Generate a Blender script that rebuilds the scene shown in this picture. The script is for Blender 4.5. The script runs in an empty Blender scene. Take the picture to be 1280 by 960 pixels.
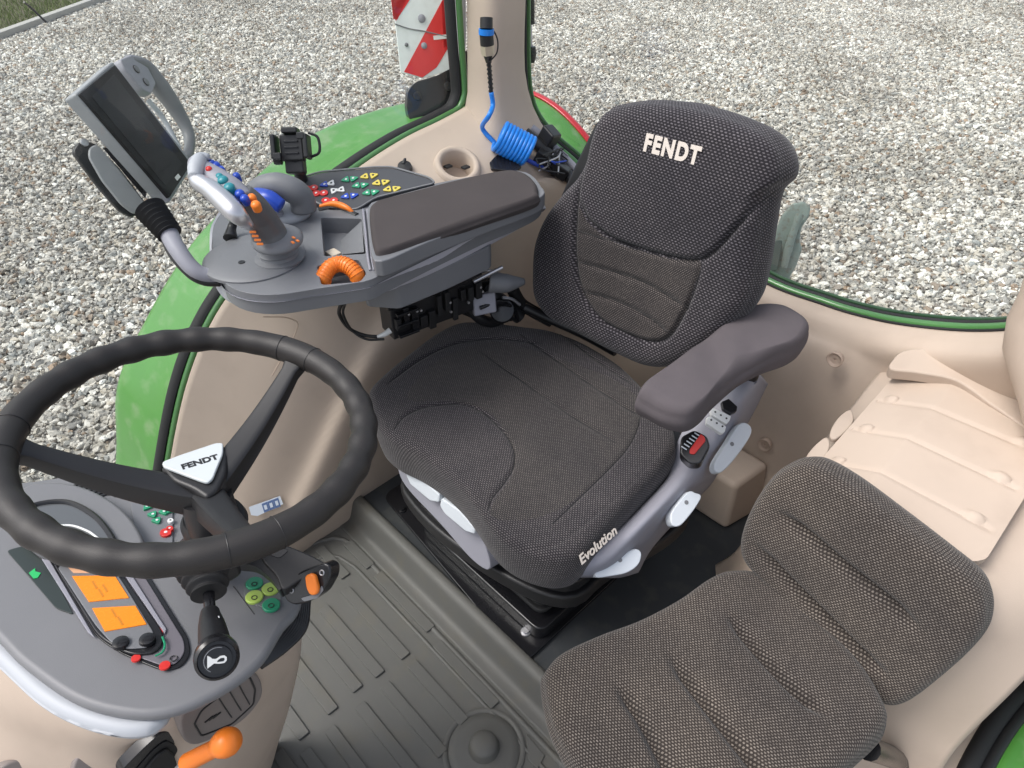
import bpy, bmesh, math, random
import numpy as np
from mathutils import Vector, Matrix
random.seed(7); rng = np.random.default_rng(7)
SC = bpy.context.scene
COL = SC.collection
# ------------------------------------------------------------------ camera
# world: +x tractor left, +y tractor rear, +z up, metres, z=0 driver platform
FPX, PITCH, YAW = 860.0, 39.5, 46.0
CAM = np.array([0.0, 0.0, 1.5])
cam = bpy.data.cameras.new('camera'); camo = bpy.data.objects.new('camera', cam); COL.objects.link(camo)
cam.sensor_width = 36; cam.lens = 36 * FPX / 1280; cam.clip_end = 500; cam.clip_start = 0.02
camo.location = CAM
camo.rotation_euler = (math.radians(90 - PITCH), 0, math.radians(YAW))
SC.camera = camo
# ------------------------------------------------------------------ world, sun, exposure
w = bpy.data.worlds.new('World'); SC.world = w; w.use_nodes = True
nt = w.node_tree; bg = nt.nodes['Background']
sky = nt.nodes.new('ShaderNodeTexSky'); sky.sky_type = 'NISHITA'; sky.sun_disc = False
SUN_EL, SUN_AZ = 58.0, 214.0
sky.sun_elevation = math.radians(SUN_EL); sky.sun_rotation = math.radians(SUN_AZ)
sky.air_density = 1.0; sky.dust_density = 4.0; sky.ozone_density = 1.0
hs = nt.nodes.new('ShaderNodeHueSaturation'); hs.inputs['Saturation'].default_value = 0.5
nt.links.new(sky.outputs[0], hs.inputs['Color']); nt.links.new(hs.outputs[0], bg.inputs['Color'])
bg.inputs['Strength'].default_value = 0.15
sl = bpy.data.lights.new('sun', 'SUN'); sl.energy = 1.2; sl.angle = math.radians(25); sl.color = (1, .98, .96)
slo = bpy.data.objects.new('sun', sl); COL.objects.link(slo)
_a = math.radians(SUN_AZ); _e = math.radians(SUN_EL)
_d = Vector((math.sin(_a) * math.cos(_e), math.cos(_a) * math.cos(_e), math.sin(_e)))
slo.rotation_euler = _d.to_track_quat('Z', 'Y').to_euler()
SC.view_settings.view_transform = 'Standard'; SC.view_settings.look = 'None'
SC.view_settings.exposure = 0.68; SC.view_settings.gamma = 1
# ------------------------------------------------------------------ measuring helpers
_p, _y = math.radians(PITCH), math.radians(YAW)
_F = np.array([-math.sin(_y) * math.cos(_p), math.cos(_y) * math.cos(_p), -math.sin(_p)])
_R = np.array([math.cos(_y), math.sin(_y), 0.0]); _U = np.cross(_R, _F)
def A(*v): return np.array(v, float)
def nrm(v): v = np.asarray(v, float); return v / (np.linalg.norm(v) + 1e-12)
def ray(u, v): return _F + _R * (u - 640) / FPX - _U * (v - 480) / FPX
def _on(u, v, a, val): d = ray(u, v); return CAM + d * (val - CAM[a]) / d[a]
def UX(u, v, x): return _on(u, v, 0, x)
def UY(u, v, y): return _on(u, v, 1, y)
def UZ(u, v, z): return _on(u, v, 2, z)
class Plane:
    """local frame: origin, e1, e2, n"""
    def __init__(s, o, n, e1=(1, 0, 0)):
        s.o = A(*o); s.n = nrm(n); e = A(*e1); s.e1 = nrm(e - s.n * (e @ s.n)); s.e2 = np.cross(s.n, s.e1)
    def hit(s, u, v, h=0):
        d = ray(u, v); p0 = s.o + s.n * h; return CAM + d * (((p0 - CAM) @ s.n) / (d @ s.n))
    def loc(s, u, v, h=0): q = s.hit(u, v, h) - s.o; return (q @ s.e1, q @ s.e2)
    def locs(s, pts, h=0): return [s.loc(u, v, h) for u, v in pts]
    def at(s, x, y, h=0): return s.o + s.e1 * x + s.e2 * y + s.n * h
def cr(pts, n, closed=False):
    """catmull-rom (centripetal-ish uniform) resample to n points, equal arc length"""
    P = np.array(pts, float); m = len(P)
    if m == 2:
        t = np.linspace(0, 1, n)[:, None]; return P[0] * (1 - t) + P[1] * t
    out = []; segs = m if closed else m - 1
    for i in range(segs):
        if closed: p0, p1, p2, p3 = P[(i - 1) % m], P[i], P[(i + 1) % m], P[(i + 2) % m]
        else:
            p1, p2 = P[i], P[i + 1]; p0 = P[i - 1] if i else 2 * p1 - p2; p3 = P[i + 2] if i + 2 < m else 2 * p2 - p1
        t = np.linspace(0, 1, 16, endpoint=False)[:, None]
        out.append(.5 * ((2 * p1) + (-p0 + p2) * t + (2 * p0 - 5 * p1 + 4 * p2 - p3) * t ** 2 + (-p0 + 3 * p1 - 3 * p2 + p3) * t ** 3))
    out = np.vstack(out + [P[:1] if closed else P[-1:]])
    L = np.r_[0, np.cumsum(np.linalg.norm(np.diff(out, axis=0), axis=1))]
    s = np.linspace(0, L[-1], n + 1)[:-1] if closed else np.linspace(0, L[-1], n)
    return np.stack([np.interp(s, L, out[:, k]) for k in range(P.shape[1])], 1)
def rpoly(pts, r, seg=5):
    """round the corners of a 2D/3D polygon"""
    P = [np.array(p, float) for p in pts]; out = []; m = len(P)
    for i in range(m):
        a, b, c_ = P[i - 1], P[i], P[(i + 1) % m]
        rr = r[i] if isinstance(r, (list, tuple)) else r
        d1, d2 = np.linalg.norm(a - b), np.linalg.norm(c_ - b); q = min(rr, d1 * .45, d2 * .45)
        s = b + (a - b) / d1 * q; e = b + (c_ - b) / d2 * q
        for k in range(seg + 1):
            t = k / seg; out.append((1 - t) ** 2 * s + 2 * t * (1 - t) * b + t * t * e)
    return np.array(out)
# ------------------------------------------------------------------ object helpers
def thing(name, label, cat, loc=(0, 0, 0), group=None):
    o = bpy.data.objects.new(name, None); COL.objects.link(o); o.location = tuple(float(x) for x in loc)
    o.empty_display_size = .05; o['label'] = label; o['category'] = cat
    if group: o['group'] = group
    return o
def wloc(o):
    p = Vector(o.location); q = o.parent
    while q: p = p + Vector(q.location); q = q.parent
    return p
def obj(name, verts, faces, m, parent=None, smooth=40, uv=None, cat=None, label=None, group=None, kind=None):
    verts = np.asarray(verts, float); off = np.array(wloc(parent)) if parent else np.zeros(3)
    me = bpy.data.meshes.new(name); me.from_pydata((verts - off).tolist(), [], [list(map(int, f)) for f in faces]); me.update()
    if uv is not None:
        l = me.uv_layers.new(name='UVMap'); uv = np.asarray(uv, float); idx = np.empty(len(me.loops), int); me.loops.foreach_get('vertex_index', idx)
        l.data.foreach_set('uv', uv[idx].ravel())
    bm = bmesh.new(); bm.from_mesh(me); bmesh.ops.recalc_face_normals(bm, faces=bm.faces); bm.to_mesh(me); bm.free()
    me.materials.append(m)
    if smooth:
        me.polygons.foreach_set('use_smooth', [True] * len(me.polygons))
        if smooth < 180: me.set_sharp_from_angle(angle=math.radians(smooth))
    o = bpy.data.objects.new(name, me); COL.objects.link(o)
    if parent: o.parent = parent
    if label: o['label'] = label
    if cat: o['category'] = cat
    if group: o['group'] = group
    if kind: o['kind'] = kind
    return o
def bev(o, w_, seg=3, ang=35):
    b = o.modifiers.new('bevel', 'BEVEL'); b.width = w_; b.segments = seg; b.limit_method = 'ANGLE'; b.angle_limit = math.radians(ang); b.harden_normals = True
    return o
def prism(base, d):
    """base: Nx3 polygon, d extrusion vector -> verts, faces"""
    base = np.asarray(base, float); n = len(base)
    V = np.vstack([base, base + np.asarray(d, float)])
    F = [list(range(n))[::-1], list(range(n, 2 * n))] + [[i, (i + 1) % n, n + (i + 1) % n, n + i] for i in range(n)]
    return V, F
def plate(name, pl, out2, h0, h1, m, parent, bevel=0.002, seg=2, uv=False, **k):
    base = [pl.at(x, y, h0) for x, y in out2]
    V, F = prism(base, pl.n * (h1 - h0))
    u = None
    if uv: u = np.vstack([np.array(out2), np.array(out2)])
    o = obj(name, V, F, m, parent, uv=u, **k)
    if bevel: bev(o, bevel, seg)
    return o
def pplate(name, pl, px, h0, h1, m, parent, round_=0, curve=0, bevel=0.002, at_h=None, **k):
    """plate whose outline was measured in the photograph on plane pl (at height at_h)"""
    o2 = pl.locs(px, h1 if at_h is None else at_h)
    if curve: o2 = cr(o2, curve, True)
    elif round_: o2 = rpoly(o2, round_)
    return plate(name, pl, o2, h0, h1, m, parent, bevel, **k)
def frames(P, closed=False):
    P = np.asarray(P, float); n = len(P)
    T = np.array([nrm((P[(i + 1) % n] - P[i - 1]) if closed else (P[min(i + 1, n - 1)] - P[max(i - 1, 0)])) for i in range(n)])
    up = A(0, 0, 1) if abs(T[0][2]) < .9 else A(1, 0, 0)
    N = [nrm(up - T[0] * (up @ T[0]))]
    for i in range(1, n): v = N[-1] - T[i] * (N[-1] @ T[i]); N.append(nrm(v))
    if closed:  # untwist
        a = math.atan2(np.dot(np.cross(N[-1], N[0]), T[0]), N[-1] @ N[0])
        N = [N[i] * math.cos(a * i / n) + np.cross(T[i], N[i]) * math.sin(a * i / n) for i in range(n)]
    N = np.array(N); return T, N, np.cross(T, N)
def tube_g(P, r, seg=12, closed=False, flat=1.0, cap=True):
    P = np.asarray(P, float); n = len(P); T, N, B = frames(P, closed)
    r = np.broadcast_to(np.asarray(r, float), (n,)); a = np.linspace(0, 2 * np.pi, seg, endpoint=False)
    V = (P[:, None] + r[:, None, None] * (np.cos(a)[None, :, None] * N[:, None] * flat + np.sin(a)[None, :, None] * B[:, None])).reshape(-1, 3)
    F = []
    for i in range(n if closed else n - 1):
        j = (i + 1) % n
        for k in range(seg): F.append([i * seg + k, i * seg + (k + 1) % seg, j * seg + (k + 1) % seg, j * seg + k])
    if cap and not closed: F += [list(range(seg))[::-1], [(n - 1) * seg + k for k in range(seg)]]
    return V, F
def tube(name, P, r, m, parent=None, seg=12, closed=False, n=0, flat=1.0, smooth=50, **k):
    if n:
        if not np.isscalar(r): 
            rr = np.asarray(r, float); t = np.linspace(0, 1, len(rr)); r = np.interp(np.linspace(0, 1, n), t, rr)
        P = cr(P, n, closed)
    V, F = tube_g(P, r, seg, closed, flat); return obj(name, V, F, m, parent, smooth=smooth, **k)
def rball(P, r, n=24, e=.25):
    """radius list with rounded ends for a tube of n points"""
    t = np.linspace(0, 1, n); return r * np.clip(np.minimum(1, np.sqrt(np.clip(1 - (1 - np.clip(np.minimum(t, 1 - t) / e, 0, 1)) ** 2, 0.02, 1))), .1, 1)
def lathe_g(c_, ax, prof, seg=32, e=None):
    ax = nrm(ax); u = np.cross(ax, A(0, 0, 1) if abs(ax[2]) < .9 else A(1, 0, 0)); u = nrm(u) if e is None else nrm(e); v = np.cross(ax, u)
    a = np.linspace(0, 2 * np.pi, seg, endpoint=False); V = []; F = []
    for r, h in prof: V += [np.asarray(c_) + ax * h + r * (math.cos(t) * u + math.sin(t) * v) for t in a]
    for i in range(len(prof) - 1):
        for k in range(seg): F.append([i * seg + k, i * seg + (k + 1) % seg, (i + 1) * seg + (k + 1) % seg, (i + 1) * seg + k])
    F += [list(range(seg)), [(len(prof) - 1) * seg + k for k in range(seg)]]
    return V, F
def lathe(name, c_, ax, prof, m, parent=None, seg=32, smooth=40, **k):
    V, F = lathe_g(c_, ax, prof, seg); return obj(name, V, F, m, parent, smooth=smooth, **k)
def box_g(c_, x, y, z):
    c_ = np.asarray(c_, float); x, y, z = map(np.asarray, (x, y, z))
    V = [c_ + a * x + b * y + d * z for a in (-.5, .5) for b in (-.5, .5) for d in (-.5, .5)]
    return V, [[0, 1, 3, 2], [4, 6, 7, 5], [0, 4, 5, 1], [2, 3, 7, 6], [0, 2, 6, 4], [1, 5, 7, 3]]
def box(name, c_, x, y, z, m, parent=None, bevel=.003, **k):
    V, F = box_g(c_, x, y, z); o = obj(name, V, F, m, parent, **k)
    if bevel: bev(o, bevel, 2)
    return o
def merge(*parts):
    V = []; F = []
    for v, f in parts:
        o = len(V); V += [np.asarray(p) for p in v]; F += [[i + o for i in q] for q in f]
    return V, F
def sheet_g(rows, nu=40, nv=40, sharp_rows=False):
    """rows: list of control polylines (3D) -> smooth grid"""
    R = [cr(r, nu) for r in rows]; n = len(R)
    C = np.array([cr([R[i][k] for i in range(n)], nv) if not sharp_rows else np.array([R[i][k] for i in range(n)]) for k in range(nu)])
    nv = C.shape[1]; V = C.transpose(1, 0, 2).reshape(-1, 3)
    F = [[i * nu + k, i * nu + k + 1, (i + 1) * nu + k + 1, (i + 1) * nu + k] for i in range(nv - 1) for k in range(nu - 1)]
    return V, F
def sheet(name, rows, m, parent=None, nu=40, nv=40, thick=.006, sharp_rows=False, smooth=60, off=1, **k):
    V, F = sheet_g(rows, nu, nv, sharp_rows); o = obj(name, V, F, m, parent, smooth=smooth, **k)
    if thick: s = o.modifiers.new('solid', 'SOLIDIFY'); s.thickness = thick; s.offset = off
    return o
def pillow(name, pl, out2, T, R, m, parent, crown=.0, grooves=(), nr=60, nt=220, fn=None, under=.6, label=None, rs=None, zones=(), seams=0):
    """upholstered body: star-shaped outline on plane pl (top at h=0), thickness T, edge radius R"""
    O = cr(out2, nt, True); c_ = O.mean(0)
    e = np.linspace(0, 1, nr); rr = 1 - (1 - e) ** 1.25 if rs is None else rs
    rad = np.linalg.norm(O - c_, axis=1)
    pts = []; H = []
    for r in rr:
        p = c_ + (O - c_) * r; d = (1 - r) * rad
        h = crown * (1 - r ** 2.2) - np.where(d < R, R - np.sqrt(np.clip(R * R - (R - d) ** 2, 0, None)), 0)
        pts.append(p); H.append(h)
    pts = np.array(pts); H = np.array(H)
    X = pts.reshape(-1, 2); h = H.reshape(-1)
    if fn is not None: h = h + fn(X[:, 0], X[:, 1])
    for pol, dep, wid in grooves:
        Q = cr(pol, max(30, 12 * len(pol))); dd = np.full(len(X), 9.)
        wt = np.ones(len(X)); nq = len(Q) - 1
        for qi, (a, b) in enumerate(zip(Q[:-1], Q[1:])):
            ab = b - a; t = np.clip(((X - a) @ ab) / (ab @ ab + 1e-12), 0, 1); d1 = np.linalg.norm(X - a - t[:, None] * ab, axis=1); mk = d1 < dd; dd = np.where(mk, d1, dd); s_ = (qi + t) / nq; wt = np.where(mk, np.minimum(1, .12 + 7 * s_ * (1 - s_) ), wt)
        h = h - dep * wt * np.exp(-(dd / wid) ** 2)
    V = [pl.o + x * pl.e1 + y * pl.e2 + z * pl.n for (x, y), z in zip(X, h)]
    dirs0 = (O - c_) / rad[:, None]; UV = []
    for r in rr:
        d = (1 - r) * rad; dd_ = np.minimum(d, R); arc = R * np.arcsin(np.clip((R - dd_) / R, 0, 1)) - (R - dd_)
        UV += list(map(tuple, c_ + (O - c_) * r + dirs0 * arc[:, None]))
    n0 = nr
    per = np.r_[0, np.cumsum(np.linalg.norm(np.diff(np.vstack([O, O[:1]]), axis=0), axis=1))][:nt]
    N = 14
    hl = H[-1] if fn is None else h.reshape(nr, nt)[-1]
    for k in range(1, N + 1):
        t = k / N
        if t < .75: off = 0; z = hl + (-(T) - hl) * (t / .75) * 1.0
        else:
            q = (t - .75) / .25; off = R * under * (1 - math.cos(q * math.pi / 2)); z = np.full(nt, -T - R * under * math.sin(q * math.pi / 2))
        dirs = (O - c_) / rad[:, None]
        P = O - dirs * off + dirs * (0.18 * R * math.sin(min(1, t / .75) * math.pi))
        for i in range(nt):
            V.append(pl.at(P[i][0], P[i][1], z[i])); UV.append(tuple(O[i] + dirs[i] * (R * (math.pi / 2 - 1) + (hl[i] - z[i]))))
    F = []
    tot = nr + N
    for i in range(tot - 1):
        for k in range(nt): F.append([i * nt + k, i * nt + (k + 1) % nt, (i + 1) * nt + (k + 1) % nt, (i + 1) * nt + k])
    F.append([(tot - 1) * nt + k for k in range(nt)])
    # r=0 ring: collapsed points are fine but merge them
    o = obj(name, V, F, m, parent, smooth=180, uv=UV, label=label)
    VX = np.array(V)
    if seams:
        for pol, dep, wid in grooves[:seams]:
            Q = cr(pol, 60); S = []
            for q in Q:
                d = np.hypot(X[:, 0] - q[0], X[:, 1] - q[1]); i = np.argsort(d)[:5]; S.append((q[0], q[1], h[i].mean()))
            S = np.array(S); S[1:-1, 2] = (S[:-2, 2] + S[1:-1, 2] + S[2:, 2]) / 3
            tube('seam', [pl.at(*s) for s in S], .0011, rubber, o, seg=6)
    if zones:
        me = o.data; cen = np.array([f.center[:] for f in me.polygons]) + np.array(wloc(parent)) - pl.o; cx = cen @ pl.e1; cy = cen @ pl.e2
        for zi, (pol, zm) in enumerate(zones):
            me.materials.append(zm); Z = cr(pol, 120, True); ins = np.zeros(len(cx), bool); j = len(Z) - 1
            for i in range(len(Z)):
                cnd = (Z[i][1] > cy) != (Z[j][1] > cy); xi = (Z[j][0] - Z[i][0]) * (cy - Z[i][1]) / (Z[j][1] - Z[i][1] + 1e-12) + Z[i][0]; ins ^= cnd & (cx < xi); j = i
            for f in np.where(ins & (np.arange(len(cx)) < nt * (nr - 1)))[0]: me.polygons[int(f)].material_index = zi + 1
    bm = bmesh.new(); bm.from_mesh(o.data); bmesh.ops.remove_doubles(bm, verts=bm.verts, dist=1e-6); bmesh.ops.recalc_face_normals(bm, faces=bm.faces); bm.to_mesh(o.data); bm.free()
    return o
def text(name, s, pl, x, y, h, size, m, parent, depth=.0015, rot=0, bold=0, shear=0, sx=1.0, space=1.0, center=True, label=None):
    cu = bpy.data.curves.new('t', 'FONT'); cu.body = s; cu.size = size; cu.extrude = depth; cu.offset = bold; cu.shear = shear; cu.space_character = space
    if center: cu.align_x = 'CENTER'; cu.align_y = 'CENTER'
    t = bpy.data.objects.new('t', cu); COL.objects.link(t)
    dg = bpy.context.evaluated_depsgraph_get(); me = bpy.data.meshes.new_from_object(t.evaluated_get(dg))
    bpy.data.objects.remove(t); bpy.data.curves.remove(cu)
    co = np.array([v.co[:] for v in me.vertices]); F = [list(p.vertices) for p in me.polygons]; bpy.data.meshes.remove(me)
    ca, sa = math.cos(rot), math.sin(rot)
    V = [pl.at(x + ca * p[0] * sx - sa * p[1], y + sa * p[0] * sx + ca * p[1], h + p[2]) for p in co]
    return obj(name, V, F, m, parent, smooth=0, label=label)
def cut(o, V, F):
    """boolean-subtract a closed shape from o and keep the result as plain mesh"""
    k = obj('cutter', V, F, o.data.materials[0])
    b = o.modifiers.new('cut', 'BOOLEAN'); b.object = k; b.operation = 'DIFFERENCE'; b.solver = 'EXACT'
    if len(o.modifiers) > 1: o.modifiers.move(len(o.modifiers) - 1, 0)
    bpy.context.view_layer.update()
    mods = [m_ for m_ in o.modifiers if m_.type == 'BEVEL']; st = [(m_.show_render, m_.show_viewport) for m_ in mods]
    for m_ in mods: m_.show_viewport = False
    dg = bpy.context.evaluated_depsgraph_get(); me = bpy.data.meshes.new_from_object(o.evaluated_get(dg))
    for m_ in mods: m_.show_viewport = True
    o.modifiers.remove(b); old = o.data; o.data = me; me.name = old.name; bpy.data.meshes.remove(old); bpy.data.objects.remove(k)
    return o
# ------------------------------------------------------------------ materials
def mat(name, col, rough=.5, metal=0., bump=0., bscale=400., var=0., vscale=6., coat=0., spec=.5, dirt=None):
    m = bpy.data.materials.new(name); m.use_nodes = True; n = m.node_tree.nodes; l = m.node_tree.links
    b = n['Principled BSDF']; b.inputs['Base Color'].default_value = (*col, 1); b.inputs['Roughness'].default_value = rough
    b.inputs['Metallic'].default_value = metal; b.inputs['Specular IOR Level'].default_value = spec
    if coat: b.inputs['Coat Weight'].default_value = coat; b.inputs['Coat Roughness'].default_value = .08
    tc = n.new('ShaderNodeTexCoord')
    geo = n.new('ShaderNodeNewGeometry')
    if var:
        t = n.new('ShaderNodeTexNoise'); t.inputs['Scale'].default_value = vscale; t.inputs['Detail'].default_value = 6; t.inputs['Roughness'].default_value = .65
        l.new(geo.outputs['Position'], t.inputs['Vector'])
        mx = n.new('ShaderNodeMix'); mx.data_type = 'RGBA'; mx.inputs[6].default_value = (*[c_ * (1 - var) for c_ in col], 1); mx.inputs[7].default_value = (*[min(1, c_ * (1 + var)) for c_ in col], 1)
        l.new(t.outputs['Fac'], mx.inputs[0]); l.new(mx.outputs[2], b.inputs['Base Color'])
        if dirt:
            t2 = n.new('ShaderNodeTexNoise'); t2.inputs['Scale'].default_value = vscale * 2.3; t2.inputs['Detail'].default_value = 8; l.new(geo.outputs['Position'], t2.inputs['Vector'])
            rp = n.new('ShaderNodeValToRGB'); rp.color_ramp.elements[0].position = .52; rp.color_ramp.elements[1].position = .78; l.new(t2.outputs['Fac'], rp.inputs[0])
            m2 = n.new('ShaderNodeMix'); m2.data_type = 'RGBA'; m2.inputs[7].default_value = (*dirt[:3], 1)
            ml = n.new('ShaderNodeMath'); ml.operation = 'MULTIPLY'; ml.inputs[1].default_value = dirt[3]; l.new(rp.outputs[0], ml.inputs[0]); l.new(ml.outputs[0], m2.inputs[0])
            l.new(mx.outputs[2], m2.inputs[6]); l.new(m2.outputs[2], b.inputs['Base Color'])
        r = n.new('ShaderNodeMapRange'); r.inputs[3].default_value = max(0, rough - .1); r.inputs[4].default_value = min(1, rough + .12); l.new(t.outputs['Fac'], r.inputs[0]); l.new(r.outputs[0], b.inputs['Roughness'])
    if bump:
        t = n.new('ShaderNodeTexNoise'); t.inputs['Scale'].default_value = bscale; t.inputs['Detail'].default_value = 3; l.new(geo.outputs['Position'], t.inputs['Vector'])
        bp = n.new('ShaderNodeBump'); bp.inputs['Strength'].default_value = bump; bp.inputs['Distance'].default_value = .001; l.new(t.outputs['Fac'], bp.inputs['Height']); l.new(bp.outputs[0], b.inputs['Normal'])
    return m
def fabric(name, dark, light, pitch=.0075, mixc=None, spot=.5, stain=None, soft=.1, rib=False):
    """woven upholstery: staggered rows of pale dashes on dark yarn, in metric UVs"""
    m = bpy.data.materials.new(name); m.use_nodes = True; n = m.node_tree.nodes; l = m.node_tree.links; b = n['Principled BSDF']
    b.inputs['Roughness'].default_value = .95; b.inputs['Specular IOR Level'].default_value = .15; b.inputs['Sheen Weight'].default_value = .15
    def M(op, a, b_=None, c_=None):
        q = n.new('ShaderNodeMath'); q.operation = op
        for i, v in enumerate((a, b_, c_)):
            if v is None: continue
            if isinstance(v, (int, float)): q.inputs[i].default_value = v
            else: l.new(v, q.inputs[i])
        return q.outputs[0]
    uv = n.new('ShaderNodeUVMap'); mp = n.new('ShaderNodeVectorMath'); mp.operation = 'SCALE'; mp.inputs['Scale'].default_value = 1 / pitch; l.new(uv.outputs[0], mp.inputs[0])
    nz = n.new('ShaderNodeTexNoise'); nz.inputs['Scale'].default_value = .25; l.new(mp.outputs[0], nz.inputs['Vector'])
    wob = n.new('ShaderNodeVectorMath'); wob.operation = 'MULTIPLY_ADD'; wob.inputs[1].default_value = (.35, .35, 0); l.new(nz.outputs['Color'], wob.inputs[0]); l.new(mp.outputs[0], wob.inputs[2])
    sp = n.new('ShaderNodeSeparateXYZ'); l.new(wob.outputs[0], sp.inputs[0])
    y = M('MULTIPLY', sp.outputs[1], 1.6); row = M('FLOOR', y); odd = M('MULTIPLY', M('MODULO', M('ABSOLUTE', row), 2.0), .5)
    x = M('ADD', sp.outputs[0], odd); fx = M('ABSOLUTE', M('SUBTRACT', M('FRACT', x), .5)); fy = M('ABSOLUTE', M('SUBTRACT', M('FRACT', y), .5))
    d = M('ADD', M('POWER', M('MULTIPLY', fx, 2.0), 2.0), M('POWER', M('MULTIPLY', fy, 2.3), 2.0))   # 0 at cell centre
    mr = n.new('ShaderNodeMapRange'); mr.interpolation_type = 'SMOOTHSTEP'; mr.inputs[1].default_value = spot + soft * 2; mr.inputs[2].default_value = max(.01, spot - soft * 2); mr.inputs[3].default_value = 0; mr.inputs[4].default_value = 1; l.new(d, mr.inputs[0])
    cell = n.new('ShaderNodeTexWhiteNoise'); cell.noise_dimensions = '2D'; cv = n.new('ShaderNodeCombineXYZ'); l.new(M('FLOOR', x), cv.inputs[0]); l.new(row, cv.inputs[1]); l.new(cv.outputs[0], cell.inputs['Vector'])
    amp = M('MULTIPLY_ADD', cell.outputs['Value'], .45, .55)
    fine = n.new('ShaderNodeTexNoise'); fine.inputs['Scale'].default_value = 3.0; fine.inputs['Detail'].default_value = 3; l.new(mp.outputs[0], fine.inputs['Vector'])
    fac = M('MULTIPLY', M('MULTIPLY', mr.outputs[0], amp), M('MULTIPLY_ADD', fine.outputs['Fac'], .8, .6))
    mx = n.new('ShaderNodeMix'); mx.data_type = 'RGBA'; mx.inputs[6].default_value = (*dark, 1); mx.inputs[7].default_value = (*light, 1); l.new(fac, mx.inputs[0])
    out = mx.outputs[2]
    big = n.new('ShaderNodeTexNoise'); big.inputs['Scale'].default_value = 4.0; big.inputs['Detail'].default_value = 6; big.inputs['Roughness'].default_value = .6; l.new(uv.outputs[0], big.inputs['Vector'])
    st = n.new('ShaderNodeMix'); st.data_type = 'RGBA'; st.blend_type = 'MULTIPLY'; st.inputs[0].default_value = 1
    rp = n.new('ShaderNodeValToRGB'); rp.color_ramp.elements[0].position = .3; rp.color_ramp.elements[1].position = .72
    rp.color_ramp.elements[0].color = (.72, .72, .75, 1); rp.color_ramp.elements[1].color = (1.22, 1.18, 1.12, 1) if stain is None else (*stain, 1)
    l.new(big.outputs['Fac'], rp.inputs[0]); l.new(out, st.inputs[6]); l.new(rp.outputs[0], st.inputs[7]); l.new(st.outputs[2], b.inputs['Base Color'])
    bp = n.new('ShaderNodeBump'); bp.inputs['Strength'].default_value = .55; bp.inputs['Distance'].default_value = .0012; l.new(mr.outputs[0], bp.inputs['Height']); l.new(bp.outputs[0], b.inputs['Normal'])
    return m
def emis(name, col, s):
    m = bpy.data.materials.new(name); m.use_nodes = True; b = m.node_tree.nodes['Principled BSDF']
    b.inputs['Base Color'].default_value = (*col, 1); b.inputs['Emission Color'].default_value = (*col, 1); b.inputs['Emission Strength'].default_value = s; b.inputs['Roughness'].default_value = .25; return m
def glass(name, tint, refl=.06, haze_=0):
    m = bpy.data.materials.new(name); m.use_nodes = True; n = m.node_tree.nodes; l = m.node_tree.links; n.clear()
    o = n.new('ShaderNodeOutputMaterial'); t = n.new('ShaderNodeBsdfTransparent'); t.inputs[0].default_value = (*tint, 1)
    g = n.new('ShaderNodeBsdfGlossy'); g.inputs['Roughness'].default_value = .01; f = n.new('ShaderNodeFresnel'); f.inputs[0].default_value = 1.45
    mx = n.new('ShaderNodeMixShader'); l.new(f.outputs[0], mx.inputs[0]); l.new(t.outputs[0], mx.inputs[1]); l.new(g.outputs[0], mx.inputs[2]); last = mx.outputs[0]
    if haze_:
        d = n.new('ShaderNodeBsdfDiffuse'); d.inputs[0].default_value = (.8, .8, .78, 1); m2 = n.new('ShaderNodeMixShader'); m2.inputs[0].default_value = haze_
        gp = n.new('ShaderNodeNewGeometry'); sm = n.new('ShaderNodeTexNoise'); sm.inputs['Scale'].default_value = 3.5; sm.inputs['Detail'].default_value = 8; sm.inputs['Distortion'].default_value = 1.5; l.new(gp.outputs['Position'], sm.inputs['Vector'])
        mr = n.new('ShaderNodeMapRange'); mr.inputs[1].default_value = .42; mr.inputs[2].default_value = .75; mr.inputs[3].default_value = haze_ * .3; mr.inputs[4].default_value = haze_ * 5; l.new(sm.outputs['Fac'], mr.inputs[0]); l.new(mr.outputs[0], m2.inputs[0])
        l.new(last, m2.inputs[1]); l.new(d.outputs[0], m2.inputs[2]); last = m2.outputs[0]
    l.new(last, o.inputs[0]); return m
beige = mat('beige_plastic', (.49, .40, .325), .66, bump=.25, bscale=900, var=.07, vscale=5, dirt=(.38, .30, .24, .4))
beige_d = mat('beige_shelf', (.44, .34, .27), .6, bump=.25, bscale=900, var=.05)
greyp = mat('grey_plastic', (.165, .17, .182), .5, bump=.2, bscale=1100, var=.08)
shellm = mat('console_shell_plastic', (.46, .46, .52), .42, bump=.15, bscale=1100, var=.05)
greyl = mat('light_grey_plastic', (.27, .27, .31), .5, bump=.15, bscale=1100, var=.05)
casem = mat('terminal_case', (.26, .27, .29), .5, var=.05)
silver = mat('silver_plastic', (.40, .42, .45), .5, metal=.0, var=.04)
chrome = mat('polished_silver', (.55, .55, .58), .3, metal=.8)
palep = mat('pale_grey_plastic', (.58, .62, .66), .45, bump=.1, var=.05)
blackp = mat('black_plastic', (.014, .014, .0155), .42, bump=.2, bscale=900, var=.1)
blackg = mat('black_gloss', (.012, .012, .014), .24, var=.1)
rubber = mat('black_rubber', (.014, .014, .015), .7, bump=.2)
wheelm = mat('wheel_skin', (.017, .0145, .0135), .46, bump=.35, bscale=1400, var=.25, vscale=20)
dashm = mat('dash_plastic', (.175, .177, .186), .48, bump=.2, bscale=1100, var=.08)
matm = mat('mat_rubber', (.100, .099, .091), .55, bump=.45, bscale=1200, var=.14, vscale=7, dirt=(.12, .11, .085, .6))
platm = mat('platform_rubber', (.040, .044, .048), .75, spec=.25, bump=.3, bscale=900, var=.12, vscale=8, dirt=(.10, .095, .08, .4))
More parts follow.
